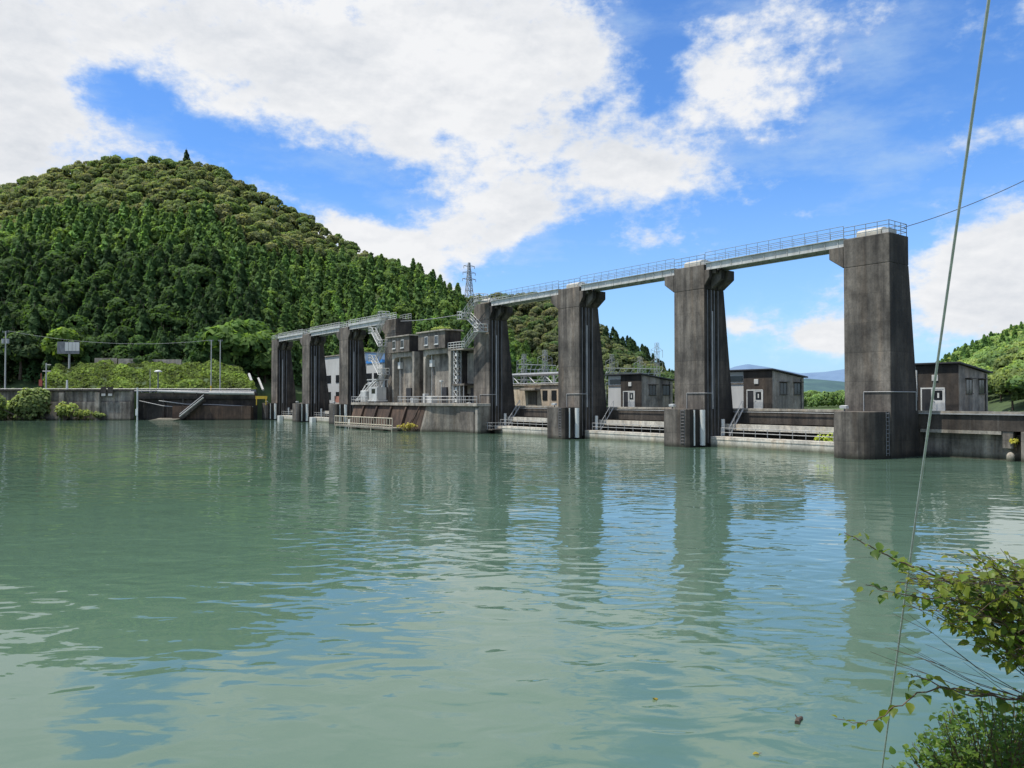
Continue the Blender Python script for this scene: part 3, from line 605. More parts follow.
# trash rake machine
r = dthing('rake_machine', 'white trash raking machine with a slanted boom on the intake platform', 'machine', 95, -3.6)
m = MB(); m.box(-1, 1, -1.2, 2.0, 5.2, 7.6); m.box(-1.2, 1.2, -1.4, 2.2, 4.9, 5.195); m.build('cab', 'girder', r, .05)
MB().box(-1.02, -1.003, -.6, .9, 6.4, 7.3).build('cab_window', 'glass', r)
m = MB(); m.box(-1.3, 1.3, -1.6, 2.3, 8.9, 9.1)
for x in (-1.1, 1.1):
    for y in (-1.4, 2.1): m.tube((x, y, 7.6), (x, y, 8.9), .07, 4)
m.build('canopy', 'girder', r)
m = MB()
for y in (4.0, 5.2): m.tube((-1.2, y+2.2, 5.0), (1.0, y-1.5, 9.0), .16, 6)
m.tube((-1.2, 6.8, 5.0), (.6, 6.8, 8.0), .12, 6); m.tube((.8, 2.8, 8.6), (.8, 7, 8.2), .1, 6); m.build('boom', 'girder', r)
MB().box(-1.2, 1.2, 3.0, 5.4, 4.75, 7.0).build('hopper', 'girder', r, .15)
for y in (-1, 1.7): MB().box(-1.3, 1.3, y-.2, y+.2, 4.71, 4.895).build('wheel_bogie', 'steel', r)

# powerhouse behind left group
r = dthing('powerhouse', 'white powerhouse building with blue trim behind the left piers', 'building', 128.5, 14)
MB().box(0, 12, 8.6, 38, 2.3, 16.6).build('wall', 'white_wall', r); MB().box(-.3, 12.3, 8.3, 38.3, 16.605, 16.9).build('roof', 'pale', r, .03)
MB().box(.3, 10, 0, 8.59, 2.3, 14.0).build('wing_wall', 'white_wall', r); MB().box(.1, 10.2, -.3, 8.29, 14.005, 14.7).build('blue_trim', 'blue', r)
for y in (1.5, 5.5, 11, 17, 23, 29, 34):
    for z in (5.2, 9.6): MB().box(-.1 if y > 8 else .2, -.004 if y > 8 else .296, y, y+2.8, z, z+2.0).build('window', 'glass', r)

for t, lab in ((106, 'faded red barrier panel on the dam road behind the third pier from the left'), (128, 'faded red barrier panel on the dam road behind the second pier from the left'), (148, 'faded red barrier panel on the dam road behind the leftmost pier')):
    r = dthing('barrier', lab, 'barrier', t, 5.6, 'faded red road barriers')
    m = MB(); m.box(0, .12, -4, 8, 4.5, 6.0); m.build('panel', 'pinkred', r); m = MB()
    for y in (-3.8, 0, 4, 7.8): m.box(-.1, -.004, y-.08, y+.08, 4.15, 6.1)
    m.build('post', 'steel', r)

# ------------------------------------------------------------------ pylon and substation
def lattice_tower(r, h, wb, wt, arms, rad=.16, seg=8):
    m = MB(); lv = [(h*k/seg, wb+(wt-wb)*(k/seg)**.8) for k in range(seg+1)]
    for k in range(seg):
        (z0, w0), (z1, w1) = lv[k], lv[k+1]
        c0 = [(-w0, -w0, z0), (w0, -w0, z0), (w0, w0, z0), (-w0, w0, z0)]; c1 = [(-w1, -w1, z1), (w1, -w1, z1), (w1, w1, z1), (-w1, w1, z1)]
        for a in range(4):
            b_ = (a+1) % 4; m.tube(c0[a], c1[a], rad, 4); m.tube(c0[a], c1[b_], rad*.6, 4); m.tube(c0[b_], c1[a], rad*.6, 4); m.tube(c1[a], c1[b_], rad*.6, 4)
    m.build('tower_body', 'lattice', r)
    for z, l in arms:
        a = MB()
        for s_ in (-1, 1): a.tube((0, 0, z+.8), (s_*l, 0, z), rad*.7, 4); a.tube((0, 0, z-.6), (s_*l, 0, z), rad*.7, 4); a.tube((s_*l, 0, z), (s_*l, 0, z-1.6), rad*.9, 5)
        a.build('cross_arm', 'lattice', r)
p = at(469, 318, 470)
lattice_tower(thing('power_pylon', 'tall lattice power pylon on the ridge behind the fourth pier', 'pylon', p, .5), 34, 3.4, .45, [(24, 4.5), (28, 4.2), (32, 3.6)], .22, 10)
SUB = [(545, 62, 12.5), (524, 60, 12), (612, 66, 12.5), (640, 75, 12), (657, 70, 15)]
for k, (px, dd, h) in enumerate(SUB):
    Y = 150 + 5*k if px < 600 else 165; q = at(px, HZ, Y); lab = ['substation lattice mast just left of the third pier', 'substation lattice mast beside the fourth pier', 'substation lattice mast just right of the third pier', 'substation lattice mast above the third hut roof', 'taller pointed substation mast at the foot of the far hill'][k]
    r = thing('substation_mast', lab, 'lattice mast', (q.x, q.y, 2.4), .64, 'substation masts behind the dam'); lattice_tower(r, h, .7, .3, [(h-1.5, 1.8), (h-4, 1.8)], .045, 8)
for (pa, pb, Y, z, lab) in ((517, 556, 158, 12.5, 'substation busbar beam left of the third pier'), (606, 660, 165, 12.0, 'substation busbar beam right of the third pier')):
    a, b_ = at(pa, HZ, Y), at(pb, HZ, Y+6); r = thing('busbar_gantry', lab, 'gantry', (a.x, a.y, 2.4), 0, 'substation beams behind the dam')
    q = b_-a; m = MB()
    for hh in (0, 1.0, 3.2): m.tube((0, 0, z-2.4-hh), (q.x, q.y, z-2.4-hh), .08, 4)
    for f in range(10): c = q*(f/9.0); m.tube((c.x, c.y, z-3.4), (c.x+q.x/18, c.y+q.y/18, z-2.4), .05, 4); m.tube((c.x, c.y, z-3.4), (c.x, c.y, z-4.6), .09, 6); m.tube((c.x, c.y, 0), (c.x, c.y, z-5.6), .05, 4) if f % 3 == 0 else None
    m.build('beam', 'lattice', r)

# ------------------------------------------------------------------ left bank built works
r = thing('retaining_wall', 'tall streaked concrete retaining wall on the left bank behind the bush', 'wall', (-106, 193, 0))
MB().box(-26, 10.2, 0, 2.1, -3, 4.6).build('lower_wall', 'wall', r, .05); MB().box(-26, 10.2, .35, 2.1, 4.605, 7.3).build('upper_wall', 'wall', r, .05)
MB().box(-26, 10.2, -.3, 2.1, 7.305, 7.75).build('coping', 'grey', r, .05)
for x in (-6.8, 2.2): MB().box(x-.6, x+.6, -.6, .345, -1, 6.9).build('buttress', 'mould2', r, .05)
r = thing('landing_wall', 'low dark concrete landing wall between the retaining wall and the leftmost pier', 'wall', (-80, 196, 0))
MB().box(-15.7, 14.3, 1.0, 2.6, -3, 5.4).build('wall_face', 'mould', r); MB().box(-15.7, 14.3, .2, 2.7, 5.405, 6.85).build('deck_edge', 'mould', r)
MB().box(-6, 13.8, -1.2, .98, -3, 3.6).build('lower_step', 'brown', r)
for x in (-14, -9, -4): MB().box(x-.2, x+.2, .3, .98, -1, 5.4).build('strut', 'grey', r)
m = MB(); m.path([(-10, .1, 4.9), (-3, .05, 4.0), (4, .05, 3.9), (14, .1, 3.4)], .12, 6); m.build('pipe', 'rail', r)
m = MB(); m.path([(-15, .0, 4.9), (-9, .0, 3.6), (-4, .0, 3.2)], .10, 6); m.build('hose', 'rail', r)
r = thing('slipway', 'pale concrete slipway slab sloping into the water on the left bank', 'slipway', (-86.5, 193.2, 0))
MB().prof_x([(-3, -.6), (-3, .05), (3, .5), (3, -.6)], -3.4, 2.6).build('slab', 'pale', r)
r = thing('bank_stair', 'grey concrete stair descending to the water on the left bank', 'stair', (-80.5, 194.2, 0))
m = MB()
for k in range(14): m.box(-3.0+k*.42, -3.0+k*.42+.44, -.9, .9, -1 if k < 1 else .4+k*.36-.5, .6+k*.36)
m.build('steps', 'beam', r); m = MB()
m.tube((-3, -.9, 1.5), (3, -.9, 6.4), .12, 4); m.tube((-3, -.95, .9), (3, -.95, 5.7), .2, 4); m.build('handrail', 'rail', r)
r = thing('water_gauge_post', 'thin white gauge post in front of the left bank landing wall', 'post', (-94, 193.0, 0))
MB().tube((0, 0, -2), (0, 0, 8.2), .2, 8).build('post', 'white', r); MB().box(-.3, .3, -.35, -.2, 1.2, 2.8).build('gauge_board', 'white', r)
r = thing('guard_rail', 'long pale guard rail along the left bank road edge', 'guard rail', (-97.5, 195.9, 0))
m = MB(); m.rail((-40, 0, 6.95), (31, 0, 6.95), 1.0, 2.5, .06, (1.0, .55)); m.build('rail', 'rail', r)
r = thing('white_pipeline', 'thick pale pipeline along the bank road beside the leftmost pier', 'pipeline', (-74, 195.4, 7.1))
m = MB(); m.tube((-16, 0, .25), (-3, 0, -.2), .28, 8); m.tube((-3, 0, -.2), (8.5, 0, -.3), .42, 8); m.build('pipe', 'pole', r); m = MB()
for x in (-12, -6, 0, 5): m.box(x-.12, x+.12, -.25, .25, -.9, .0)
m.build('support', 'grey', r)
r = thing('road_barrier', 'dark low barrier along the far side of the left bank road', 'barrier', (-97, 204, 6.9))
m = MB(); m.box(-40, 29, -.12, .12, .35, 1.0)
for x in range(-40, 30, 3): m.box(x-.1, x+.1, .13, .3, -.3, 1.0)
m.build('barrier_rail', 'steel', r)
r = thing('yellow_barrier', 'small yellow barrier beside the leftmost pier base', 'barrier', (-63.6, 195.6, 5.0), .2)
m = MB(); m.box(-1.6, 1.3, -.1, .1, .35, 1.1); m.build('board', 'yellow', r); MB().box(-1.4, -1.2, -.3, .3, -1.2, .345).build('foot', 'yellow', r); MB().box(.9, 1.1, -.3, .3, -1.2, .345).build('foot', 'yellow', r)
# poles
def pole(name, lab, cat, px, ytop, Y, r0=.16, zb=6.9, arm=0, extra=None, mat='pole', group=None):
    p = at(px, ytop, Y); h = p.z-zb; r = thing(name, lab, cat, (p.x, Y, zb), 0, group)
    MB().tube((0, 0, -.3), (0, 0, h), r0, 8, r0*.7).build('pole', mat, r)
    if arm: m = MB(); m.box(-arm, arm, -.08, .08, h-.3, h-.15); [m.tube((s_*arm*.85, 0, h-.15), (s_*arm*.85, 0, h+.15), .07, 5) for s_ in (-1, 0.3, 1)]; m.build('crossarm', 'steel' if mat == 'pole' else mat, r)
    if extra: extra(r, h)
    return r, Vector((p.x, Y, zb+h))
def transformer(r, h):
    for x in (-.55, .6): MB().tube((x, -.1, h-3.2), (x, -.1, h-2.0), .38, 10).build('transformer', 'rail', r)
def lampround(r, h):
    m = MB(); m.loft([[(rr*math.cos(a), rr*math.sin(a), h+z) for a in np.linspace(0, 2*math.pi, 11)[:-1]] for rr, z in ((.5, -.1), (1.0, .0), (.95, .2), (.5, .45), (.1, .5))]); m.build('lamp_shade', 'white', r, smooth=True)
def yellowfoot(r, h): MB().tube((0, 0, .1), (0, 0, 1.9), .19, 8).build('yellow_band', 'yellow', r)
def sidearm(r, h):
    m = MB(); m.tube((0, 0, h-.4), (1.2, 0, h-.5), .1, 5); m.tube((-.9, 0, h-2.1), (1.2, 0, h-2.1), .12, 5); m.build('arm', 'pole', r)
_, T1 = pole('utility_pole', 'leftmost utility pole with transformers and a crossarm on the bank road', 'utility pole', 5, 331, 197, .2, arm=.9, extra=transformer)
pole('signal_pole', 'short pale signal pole with side arms above the bush', 'pole', 46, 363, 197.5, .2, extra=sidearm)
_, T2 = pole('utility_pole', 'left one of the two tall slim poles, with a yellow foot, on the bank road', 'utility pole', 211, 340, 200, .17, arm=.5, extra=yellowfoot)
_, T3 = pole('utility_pole', 'right one of the two tall slim poles before the green slope', 'utility pole', 220, 340, 200.5, .17, arm=.55)
pole('marker_pole', 'thin bare marker pole left of the round street lamp', 'pole', 150, 369, 199, .09)
pole('street_lamp', 'street lamp with a broad white round shade by the bank road', 'street lamp', 158, 372, 199.5, .22, extra=lampround, mat='steel')
pole('white_post', 'stubby white post on the retaining wall coping', 'post', 67, 380, 195.4, .3, zb=6.9, mat='white')
r, _ = pole('red_signal', 'slim red signal post beside the short pale pole', 'post', 41, 373, 198, .14, mat='red'); MB().box(-.4, .4, -.3, -.1, 1.8, 3.4).build('signal_box', 'red', r)
p = at(68, 361, 222); r = thing('sign_board', 'grey and white board on a post among dark trees above the green slope', 'sign', (p.x, p.y, p.z-2))
MB().tube((0.1, 0.3, -1), (0.1, 0.3, 4.2), .28, 8).build('post', 'pole', r); m = MB(); m.box(-3.2, 3.2, -.1, .1, 4.1, 7.6); m.build('back_board', 'steel', r)
m = MB(); [m.box(-.9+k*1.05, -.05+k*1.05+.1, -.16, -.105, 4.9, 7.4) for k in range(4)]; m.build('white_panel', 'white_wall', r)
p = at(216, 358, 228); r = thing('small_shed', 'small grey shed at the top of the green slope behind the twin poles', 'shed', (p.x, p.y, p.z-1))
MB().box(-1.6, 1.8, -1, 1.4, -1, 2.6).build('wall', 'grey', r); MB().prof_x([(-1.2, 2.6), (.2, 3.6), (1.6, 2.6)], -1.9, 2.1).build('roof', 'pole', r)
p = at(118, 360, 226); r = thing('roadside_wall', 'low pale wall above the green slope with dark gaps', 'wall', (p.x, p.y, p.z-1.5))
for k, x in enumerate((-7, 0, 8.5)): MB().box(x, x+(6.5, 5, 10)[k], 0, .5, 0, 2.1-.2*k).build('wall_panel', 'pale', r)
p = at(52, 386, 205); r = thing('equipment_box', 'low white roadside box between the signal pole and the stubby post', 'cabinet', (p.x, 200, 6.9)); MB().box(-.8, .9, -.4, .4, 0, 1.1).build('cabinet', 'white_wall', r, .03)
MB().box(-.9, 1.0, -.5, .5, 1.1, 1.2).build('lid', 'pole', r)
p = at(113, 386, 195); r = thing('survey_frame', 'pair of white framed square panels hung on the retaining wall top', 'panel', (p.x, 192.6, 6.4))
for x in (-1.1, .6):
    MB().box(x-.65, x+.65, -.08, 0, -.4, 2.0).build('panel', 'grey', r); m = MB(); m.box(x-.5, x+.5, -.12, -.085, -.3, .3); m.build('pane', 'pole', r)
r = thing('conveyor_chute', 'pale slanted steel chute at the right end of the green slope', 'chute', at(255, 390, 206))
m = MB(); q = at(249, 374, 214)-at(255, 390, 206); m.tube((0, 0, 0), q, .35, 6); m.tube((2.2, 0, 0), (q.x+2.6, q.y, q.z-1.2), .3, 6); m.build('chute', 'pole', r)

# wires
def wire(name, lab, p, q, sag, rad, mat, n=14):
    p = Vector(p); q = Vector(q); m = MB(); pts = [p.lerp(q, k/n) - p - Vector((0, 0, 4*sag*(k/n)*(1-k/n))) for k in range(n+1)]
    m.path(pts, rad, 6); o = m.build(name, mat); o.location = p; return tag(o, lab, 'wire')
wire('power_line', 'dark overhead wire running from the nearest pier top to the right', D(.2, 3.0, 21.6), at(1120, 128, 66), .8, .035, 'blackwire')
wire('cable', 'thin cable strung between the left pier top and the zigzag stair', D(95.2, 1, 20.3), D(69.8, 0, 19.6), .3, .05, 'lattice')
wire('power_line', 'thin wire across the dark forest between the utility poles', T1+Vector((.5, 0, .1)), T2, 2.0, .03, 'lattice')
gp = [at(1001, -30, 3.0), at(880, 768, 6.0)]; gd = (gp[1]-gp[0]).normalized()
m = MB(); a = gp[0]-gd*2.5; e = gp[1]+gd*2.2; base = e.copy()
mid = []
for k in range(25):
    f = k/24; c = a.lerp(e, f)-base; c.x -= .02*math.sin(math.pi*f); mid.append(c)
m.path(mid, .0064, 8); o = m.build('guy_wire', 'wire'); o.location = base
tag(o, 'steel guy wire slanting across the foreground at right', 'guy wire')

# ------------------------------------------------------------------ hills
def tab(u, T): return np.interp(u, [a for a, _ in T], [b_ for _, b_ in T])
def PX(rows): return [((px-512)/F, (HZ-y)/F) for px, y in rows]
class Hill:
    def __init__(s, crest, yc, yb, zb, drop, gexp=0.9, rough=4.0): s.crest = PX(crest); s.yc = [((p-512)/F, v) for p, v in yc]; s.yb = [((p-512)/F, v) for p, v in yb]; s.zb = zb; s.drop = drop; s.g = gexp; s.rough = rough
    def z(s, u, Y):
        yc, yb = float(tab(u, s.yc)), float(tab(u, s.yb)); zc = max(s.zb, CAMZ + float(tab(u, s.crest))*yc - s.drop)
        t = (Y-yb)/(yc-yb)
        if t <= 0: return s.zb - 1.0
        h = s.zb + (zc-s.zb)*(min(t, 1)**s.g) - (max(0, t-1)**1.2)*(zc-s.zb)*.9
        return h + s.rough*math.sin(min(1, t)*math.pi)*noise.noise((u*Y*.018, Y*.018, s.zb))*min(1, (zc-s.zb)/30)
    def mesh(s, name, mat, u0, u1, nu=90, nr=34):
        m = MB(); us = np.linspace(u0, u1, nu)
        for u in us:
            yc, yb = float(tab(u, s.yc)), float(tab(u, s.yb))
            for k in range(nr): Y = yb + (yc-yb)*(-.02 + 1.5*k/(nr-1)); m.v.append((u*Y, Y, max(-3.9, s.z(u, Y))))
        m.f = [(i*nr+j, (i+1)*nr+j, (i+1)*nr+j+1, i*nr+j+1) for i in range(nu-1) for j in range(nr-1)]
        return struct(m.build(name, mat, smooth=True))
HA = Hill([(-900, 330), (-500, 260), (-200, 222), (-60, 196), (0, 184), (40, 170), (75, 160), (108, 154), (160, 158), (190, 157), (215, 165), (260, 189), (300, 211), (350, 240), (400, 262), (430, 276), (457, 298), (480, 316), (510, 340), (545, 372), (580, 398)],
          [(-900, 430), (200, 430), (350, 395), (500, 350), (600, 340)], [(-900, 226), (230, 226), (262, 226), (300, 250), (400, 262), (600, 280)], 6.5, 6.0, .92, 9)
HB = Hill([(300, 310), (420, 302), (500, 294), (540, 296), (570, 305), (605, 331), (640, 350), (660, 364), (676, 380), (700, 399)],
          [(300, 470), (700, 430)], [(300, 330), (700, 300)], 3.0, 5.0, 1.0, 5)
HC = Hill([(890, 398), (915, 388), (935, 366), (950, 354), (985, 338), (1024, 322), (1100, 300), (1300, 250), (1700, 230)],
          [(890, 420), (1024, 380), (1700, 300)], [(890, 250), (950, 160), (1024, 128), (1700, 90)], 3.0, 6.0, .95, 5)
HD = Hill([(760, 399), (790, 388), (805, 378), (840, 381), (880, 386), (920, 380), (1000, 392)], [(760, 1300), (1000, 1300)], [(760, 800), (1000, 800)], 2.0, 0, 1.1, 14)
HE = Hill([(640, 398), (690, 384), (715, 374), (735, 366), (748, 363.5), (770, 367), (800, 373), (825, 371.5), (850, 368), (890, 374), (930, 385), (1000, 392), (1100, 396)], [(640, 3600), (1100, 3600)], [(640, 2300), (1100, 2300)], 2.0, 0, 1.1, 30)
HG = Hill([(770, 400), (800, 400), (815, 398), (860, 398), (920, 398), (960, 400)], [(770, 330), (960, 330)], [(770, 230), (960, 230)], 2.2, 6.0, 1.0, 2)
HA.mesh('hill', 'soil', -1.8, .1, 120, 40); HB.mesh('hill', 'soil', -.28, .245); HC.mesh('hill', 'soil', .49, 1.5); HG.mesh('hill', 'soil', .336, .58, 30, 14)
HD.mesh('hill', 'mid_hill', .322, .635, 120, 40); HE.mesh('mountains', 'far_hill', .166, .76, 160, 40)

# ------------------------------------------------------------------ trees
def quads(P, Nn, size, rng, jit=.35, aspect=1.0):
    n = len(P); rv = rng.normal(size=(n, 3)); Nn = Nn/np.linalg.norm(Nn, axis=1, keepdims=True)
    u = np.cross(Nn, rv); u /= np.linalg.norm(u, axis=1, keepdims=True); v_ = np.cross(Nn, u)
    sz = size*(.6+.8*rng.random((n, 1))); V = np.empty((n, 4, 3))
    for k, (a, b_) in enumerate(((-1, -.55), (.35, -1), (1, .5), (-.3, 1))):
        V[:, k] = P + u*sz*.5*a*(1+jit*rng.normal(size=(n, 1))*.4)*aspect + v_*sz*.5*b_*(1+jit*rng.normal(size=(n, 1))*.4) + Nn*sz*.12*rng.normal(size=(n, 1))
    return V.reshape(-1, 3), np.arange(n*4).reshape(-1, 4)
def blob_tree(rng, h, r, n, size, lobes=9, low=.25):
    cs, rs = [], []
    for k in range(lobes):
        a = rng.random()*6.283; q = r*.68*math.sqrt(rng.random()); z = h*(low+.12 + (.86-low-.12)*rng.random()*(1-.4*q/r))
        cs.append((q*math.cos(a), q*math.sin(a), z)); rs.append(r*(.36+.22*rng.random()))
    cs.append((0, 0, h*.55)); rs.append(r*.62); cs.append((rng.normal()*.1*r, rng.normal()*.1*r, h-r*.45)); rs.append(r*.45)
    cs = np.array(cs); rs = np.array(rs); P = []; Q = []; B = []; k = 0
    while len(P) < n and k < n*30:
        k += 1; i = rng.integers(len(cs)); d = rng.normal(size=3); d /= np.linalg.norm(d)
        if d[2] < -.45: continue
        p = cs[i] + d*rs[i]*np.array([1, 1, .82])*(.86+.2*rng.random())
        dd = np.linalg.norm((p-cs)/(rs[:, None]*np.array([1, 1, .82])), axis=1); dd[i] = 9
        if dd.min() < .80: continue
        P.append(p); Q.append(d + np.array([0, 0, .35]) + rng.normal(size=3)*.55); B.append(d + .35*(p-np.array([0, 0, h*.5]))/r + np.array([0, 0, .25]) + rng.normal(size=3)*.18)
    P = np.array(P); V, Fq = quads(P, np.array(Q), size, rng)
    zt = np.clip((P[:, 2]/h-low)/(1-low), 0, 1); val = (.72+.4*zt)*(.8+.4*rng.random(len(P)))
    return V, Fq, np.repeat(val, 4), np.array(B).repeat(4, 0)
def cone_tree(rng, h, r, n, size):
    f = rng.random(n)**.8; z = h*(.14+.86*f); a = rng.random(n)*6.283
    lob = 1+.22*np.sin(a*3+rng.random()*6)+.18*np.sin(z*2.2+a*2)
    rr = (r*(1-f)**.75*(.55+.5*rng.random(n))*lob)+.12
    P = np.stack([rr*np.cos(a), rr*np.sin(a), z-rr*.18], 1)
    Q = np.stack([np.cos(a), np.sin(a), .75+0*a], 1)+rng.normal(size=(n, 3))*.45
    V, Fq = quads(P, Q, size, rng, aspect=1.25)
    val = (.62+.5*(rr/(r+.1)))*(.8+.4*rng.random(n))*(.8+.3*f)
    B = np.stack([np.cos(a), np.sin(a), .55+.6*np.sin(z*2.2+a*2)], 1)+rng.normal(size=(n, 3))*.2
    return V, Fq, np.repeat(val, 4), B.repeat(4, 0)
RT = np.random.default_rng(5)
HI = {'b': [blob_tree(RT, 10, 4.6, 1150, .85) for _ in range(4)], 'c': [cone_tree(RT, 11.5, 3.1, 1100, .75) for _ in range(3)]}
LO = {'b': [blob_tree(RT, 8, 4.3, 430, 1.0) for _ in range(6)], 'c': [cone_tree(RT, 11.5, 3.1, 400, .95) for _ in range(4)]}
GAIN = 2.0
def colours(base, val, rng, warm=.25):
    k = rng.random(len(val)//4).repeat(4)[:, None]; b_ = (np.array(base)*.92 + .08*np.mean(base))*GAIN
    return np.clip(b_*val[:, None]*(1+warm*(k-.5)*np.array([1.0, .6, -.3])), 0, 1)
TREES = []                                # x, y, z, kind, height scale, colour, hill key
def scatter(hill, key, u0, u1, ymax, sp, rng, style):
    y0 = min(b_ for _, b_ in hill.yb); y1 = max(b_ for _, b_ in hill.yc)*ymax
    Y = y0
    while Y < y1:
        X = u0*Y
        while X < u1*Y:
            x = X+rng.normal()*sp*.33; y = Y+rng.normal()*sp*.33; X += sp; u = x/y
            if not u0 < u < u1: continue
            yc, yb = float(tab(u, hill.yc)), float(tab(u, hill.yb)); t = (y-yb)/(yc-yb)
            if t < .01 or t > ymax: continue
            st = style(u, t, x, y, rng)
            if st: TREES.append((x, y, hill.z(u, y)-.4, *st, key))
        Y += sp*.9
def styleA(u, t, x, y, rng):
    nz = noise.noise((x*.016, y*.016, 1.3)); px = 512+F*u
    if t > .62+.14*nz + max(0, (px-260)/420): 
        c = [(.070, .088, .036), (.062, .084, .032), (.084, .094, .044), (.056, .088, .026)][rng.integers(4)]; return ('b', (.62+.4*rng.random())*(1.15 if t < .8 else .9), c)
    if t < .33+.12*nz and px < 262:  # slope foot: shade and cloud shadow put into darker leaf colours
        if rng.random() < .16: return ('b', .9+.4*rng.random(), [(.035, .070, .016), (.03, .058, .016)][rng.integers(2)])
        return ('c', .85+.45*rng.random(), [(.029, .060, .019), (.034, .069, .021), (.038, .080, .022)][rng.integers(3)])
    if nz > .10 or rng.random() < .22: return ('b', .75+.4*rng.random(), [(.045, .085, .020), (.060, .10, .022), (.04, .07, .022)][rng.integers(3)])
    return ('c', .68+.40*rng.random(), [(.056, .108, .028), (.066, .128, .030), (.048, .092, .027), (.074, .126, .034)][rng.integers(4)])
def styleB(u, t, x, y, rng):
    if u > .12 and t > .8: return ('c', .65+.2*rng.random(), (.035, .07, .025))
    return ('b', .65+.4*rng.random(), [(.085, .11, .045), (.10, .12, .055), (.06, .10, .035), (.12, .125, .06)][rng.integers(4)])
def styleC(u, t, x, y, rng):
    return ('c', .5+.2*rng.random(), [(.07, .14, .03), (.055, .12, .03)][rng.integers(2)]) if rng.random() < .45 and t > .45 else ('b', .5+.3*rng.random(), [(.10, .155, .045), (.085, .14, .045), (.12, .16, .05)][rng.integers(3)])
def styleG(u, t, x, y, rng): return ('b', .5+.3*rng.random(), [(.09, .15, .05), (.08, .13, .045)][rng.integers(2)])
rs_ = np.random.default_rng(21)
scatter(HA, 'A', -.80, .09, 1.04, 5.2, rs_, styleA); scatter(HB, 'B', -.10, .245, 1.04, 5.6, rs_, styleB); scatter(HC, 'C', .49, .80, 1.03, 5.0, rs_, styleC); scatter(HG, 'G', .335, .58, 1.02, 7.0, rs_, styleG)
# hand placed trees near the foot of the left hill
for px, py, Y, k, s, c in ((63, 372, 229, 'b', 1.55, (.075, .125, .022)), (20, 372, 229, 'b', 1.5, (.05, .085, .03)), (215, 378, 231, 'b', 1.35, (.04, .085, .02)), (240, 384, 232, 'b', 2.0, (.055, .10, .022)), (264, 388, 234, 'b', 1.8, (.06, .105, .025)), (140, 362, 236, 'b', .9, (.05, .10, .025)), (252, 378, 238, 'b', 2.0, (.045, .09, .02)), (184, 362, 238, 'b', 1.0, (.03, .06, .02))):
    p = at(px, py, Y); TREES.append((p.x, p.y, p.z-1, k, s, c, 'H'))
pt = at(186, 166, 431); TREES.append((pt.x, 429, pt.z-1.0, 'c', .8, (.03, .055, .02), 'S'))
def inview(T): u = T[0]/T[1]; return -.69 < u < .69
order = sorted([k for k in range(len(TREES)) if inview(TREES[k])], key=lambda k: (TREES[k][6] not in 'HS', TREES[k][1]/TREES[k][4]))
hero = set(order[:285])
cache = {}
HLAB = {('A', 'b'): ('rounded leafy tree on the lower slope of the big left hill', 'broadleaf trees low on the left hill'), ('A', 'c'): ('dark pointed conifer on the lower slope of the big left hill', 'conifers low on the left hill'),
        ('C', 'b'): ('bright rounded tree on the right hillside behind the hut', 'broadleaf trees on the right hillside'), ('C', 'c'): ('pointed conifer on the right hillside behind the hut', 'conifers on the right hillside'),
        ('G', 'b'): ('rounded green tree low behind the dam left of the nearest pier', 'low trees behind the dam'), ('B', 'b'): ('pale rounded tree on the hill behind the substation', 'trees on the hill behind the substation'), ('B', 'c'): ('small conifer on the hill behind the substation', 'conifers behind the substation')}
HAND = iter(['bright yellow green rounded tree at the dark forest foot, above the sign board', 'dull green rounded tree at the forest foot near the left picture edge', 'small dark rounded tree behind the left of the twin poles', 'large rounded tree just right of the twin poles above the slope', 'rounded tree at the slope end beside the leftmost pier', 'small light green tree at the forest foot above the slope middle', 'tall rounded tree rising behind the one at the slope end', 'low dark rounded tree at the forest foot left of the twin poles'])
trunk = {'b': MB().path([(0, 0, -1), (.1, 0, 2), (.0, .15, 5), (.1, .1, 7)], .32, 7, .12).tube((.05, .05, 3.2), (1.7, .6, 6), .12, 5).tube((.05, .05, 3.6), (-1.5, -.9, 6.2), .12, 5), 'c': MB().path([(0, 0, -1), (0, 0, 6), (0, 0, 13)], .26, 7, .05)}
trunk = {k: v_.build('trunk', 'bark') for k, v_ in trunk.items()}
mt = {k: o.data for k, o in trunk.items()}
for o in trunk.values(): bpy.data.objects.remove(o)
rr_ = np.random.default_rng(3); LV, LF, LC, LN, off = {}, {}, {}, {}, {}
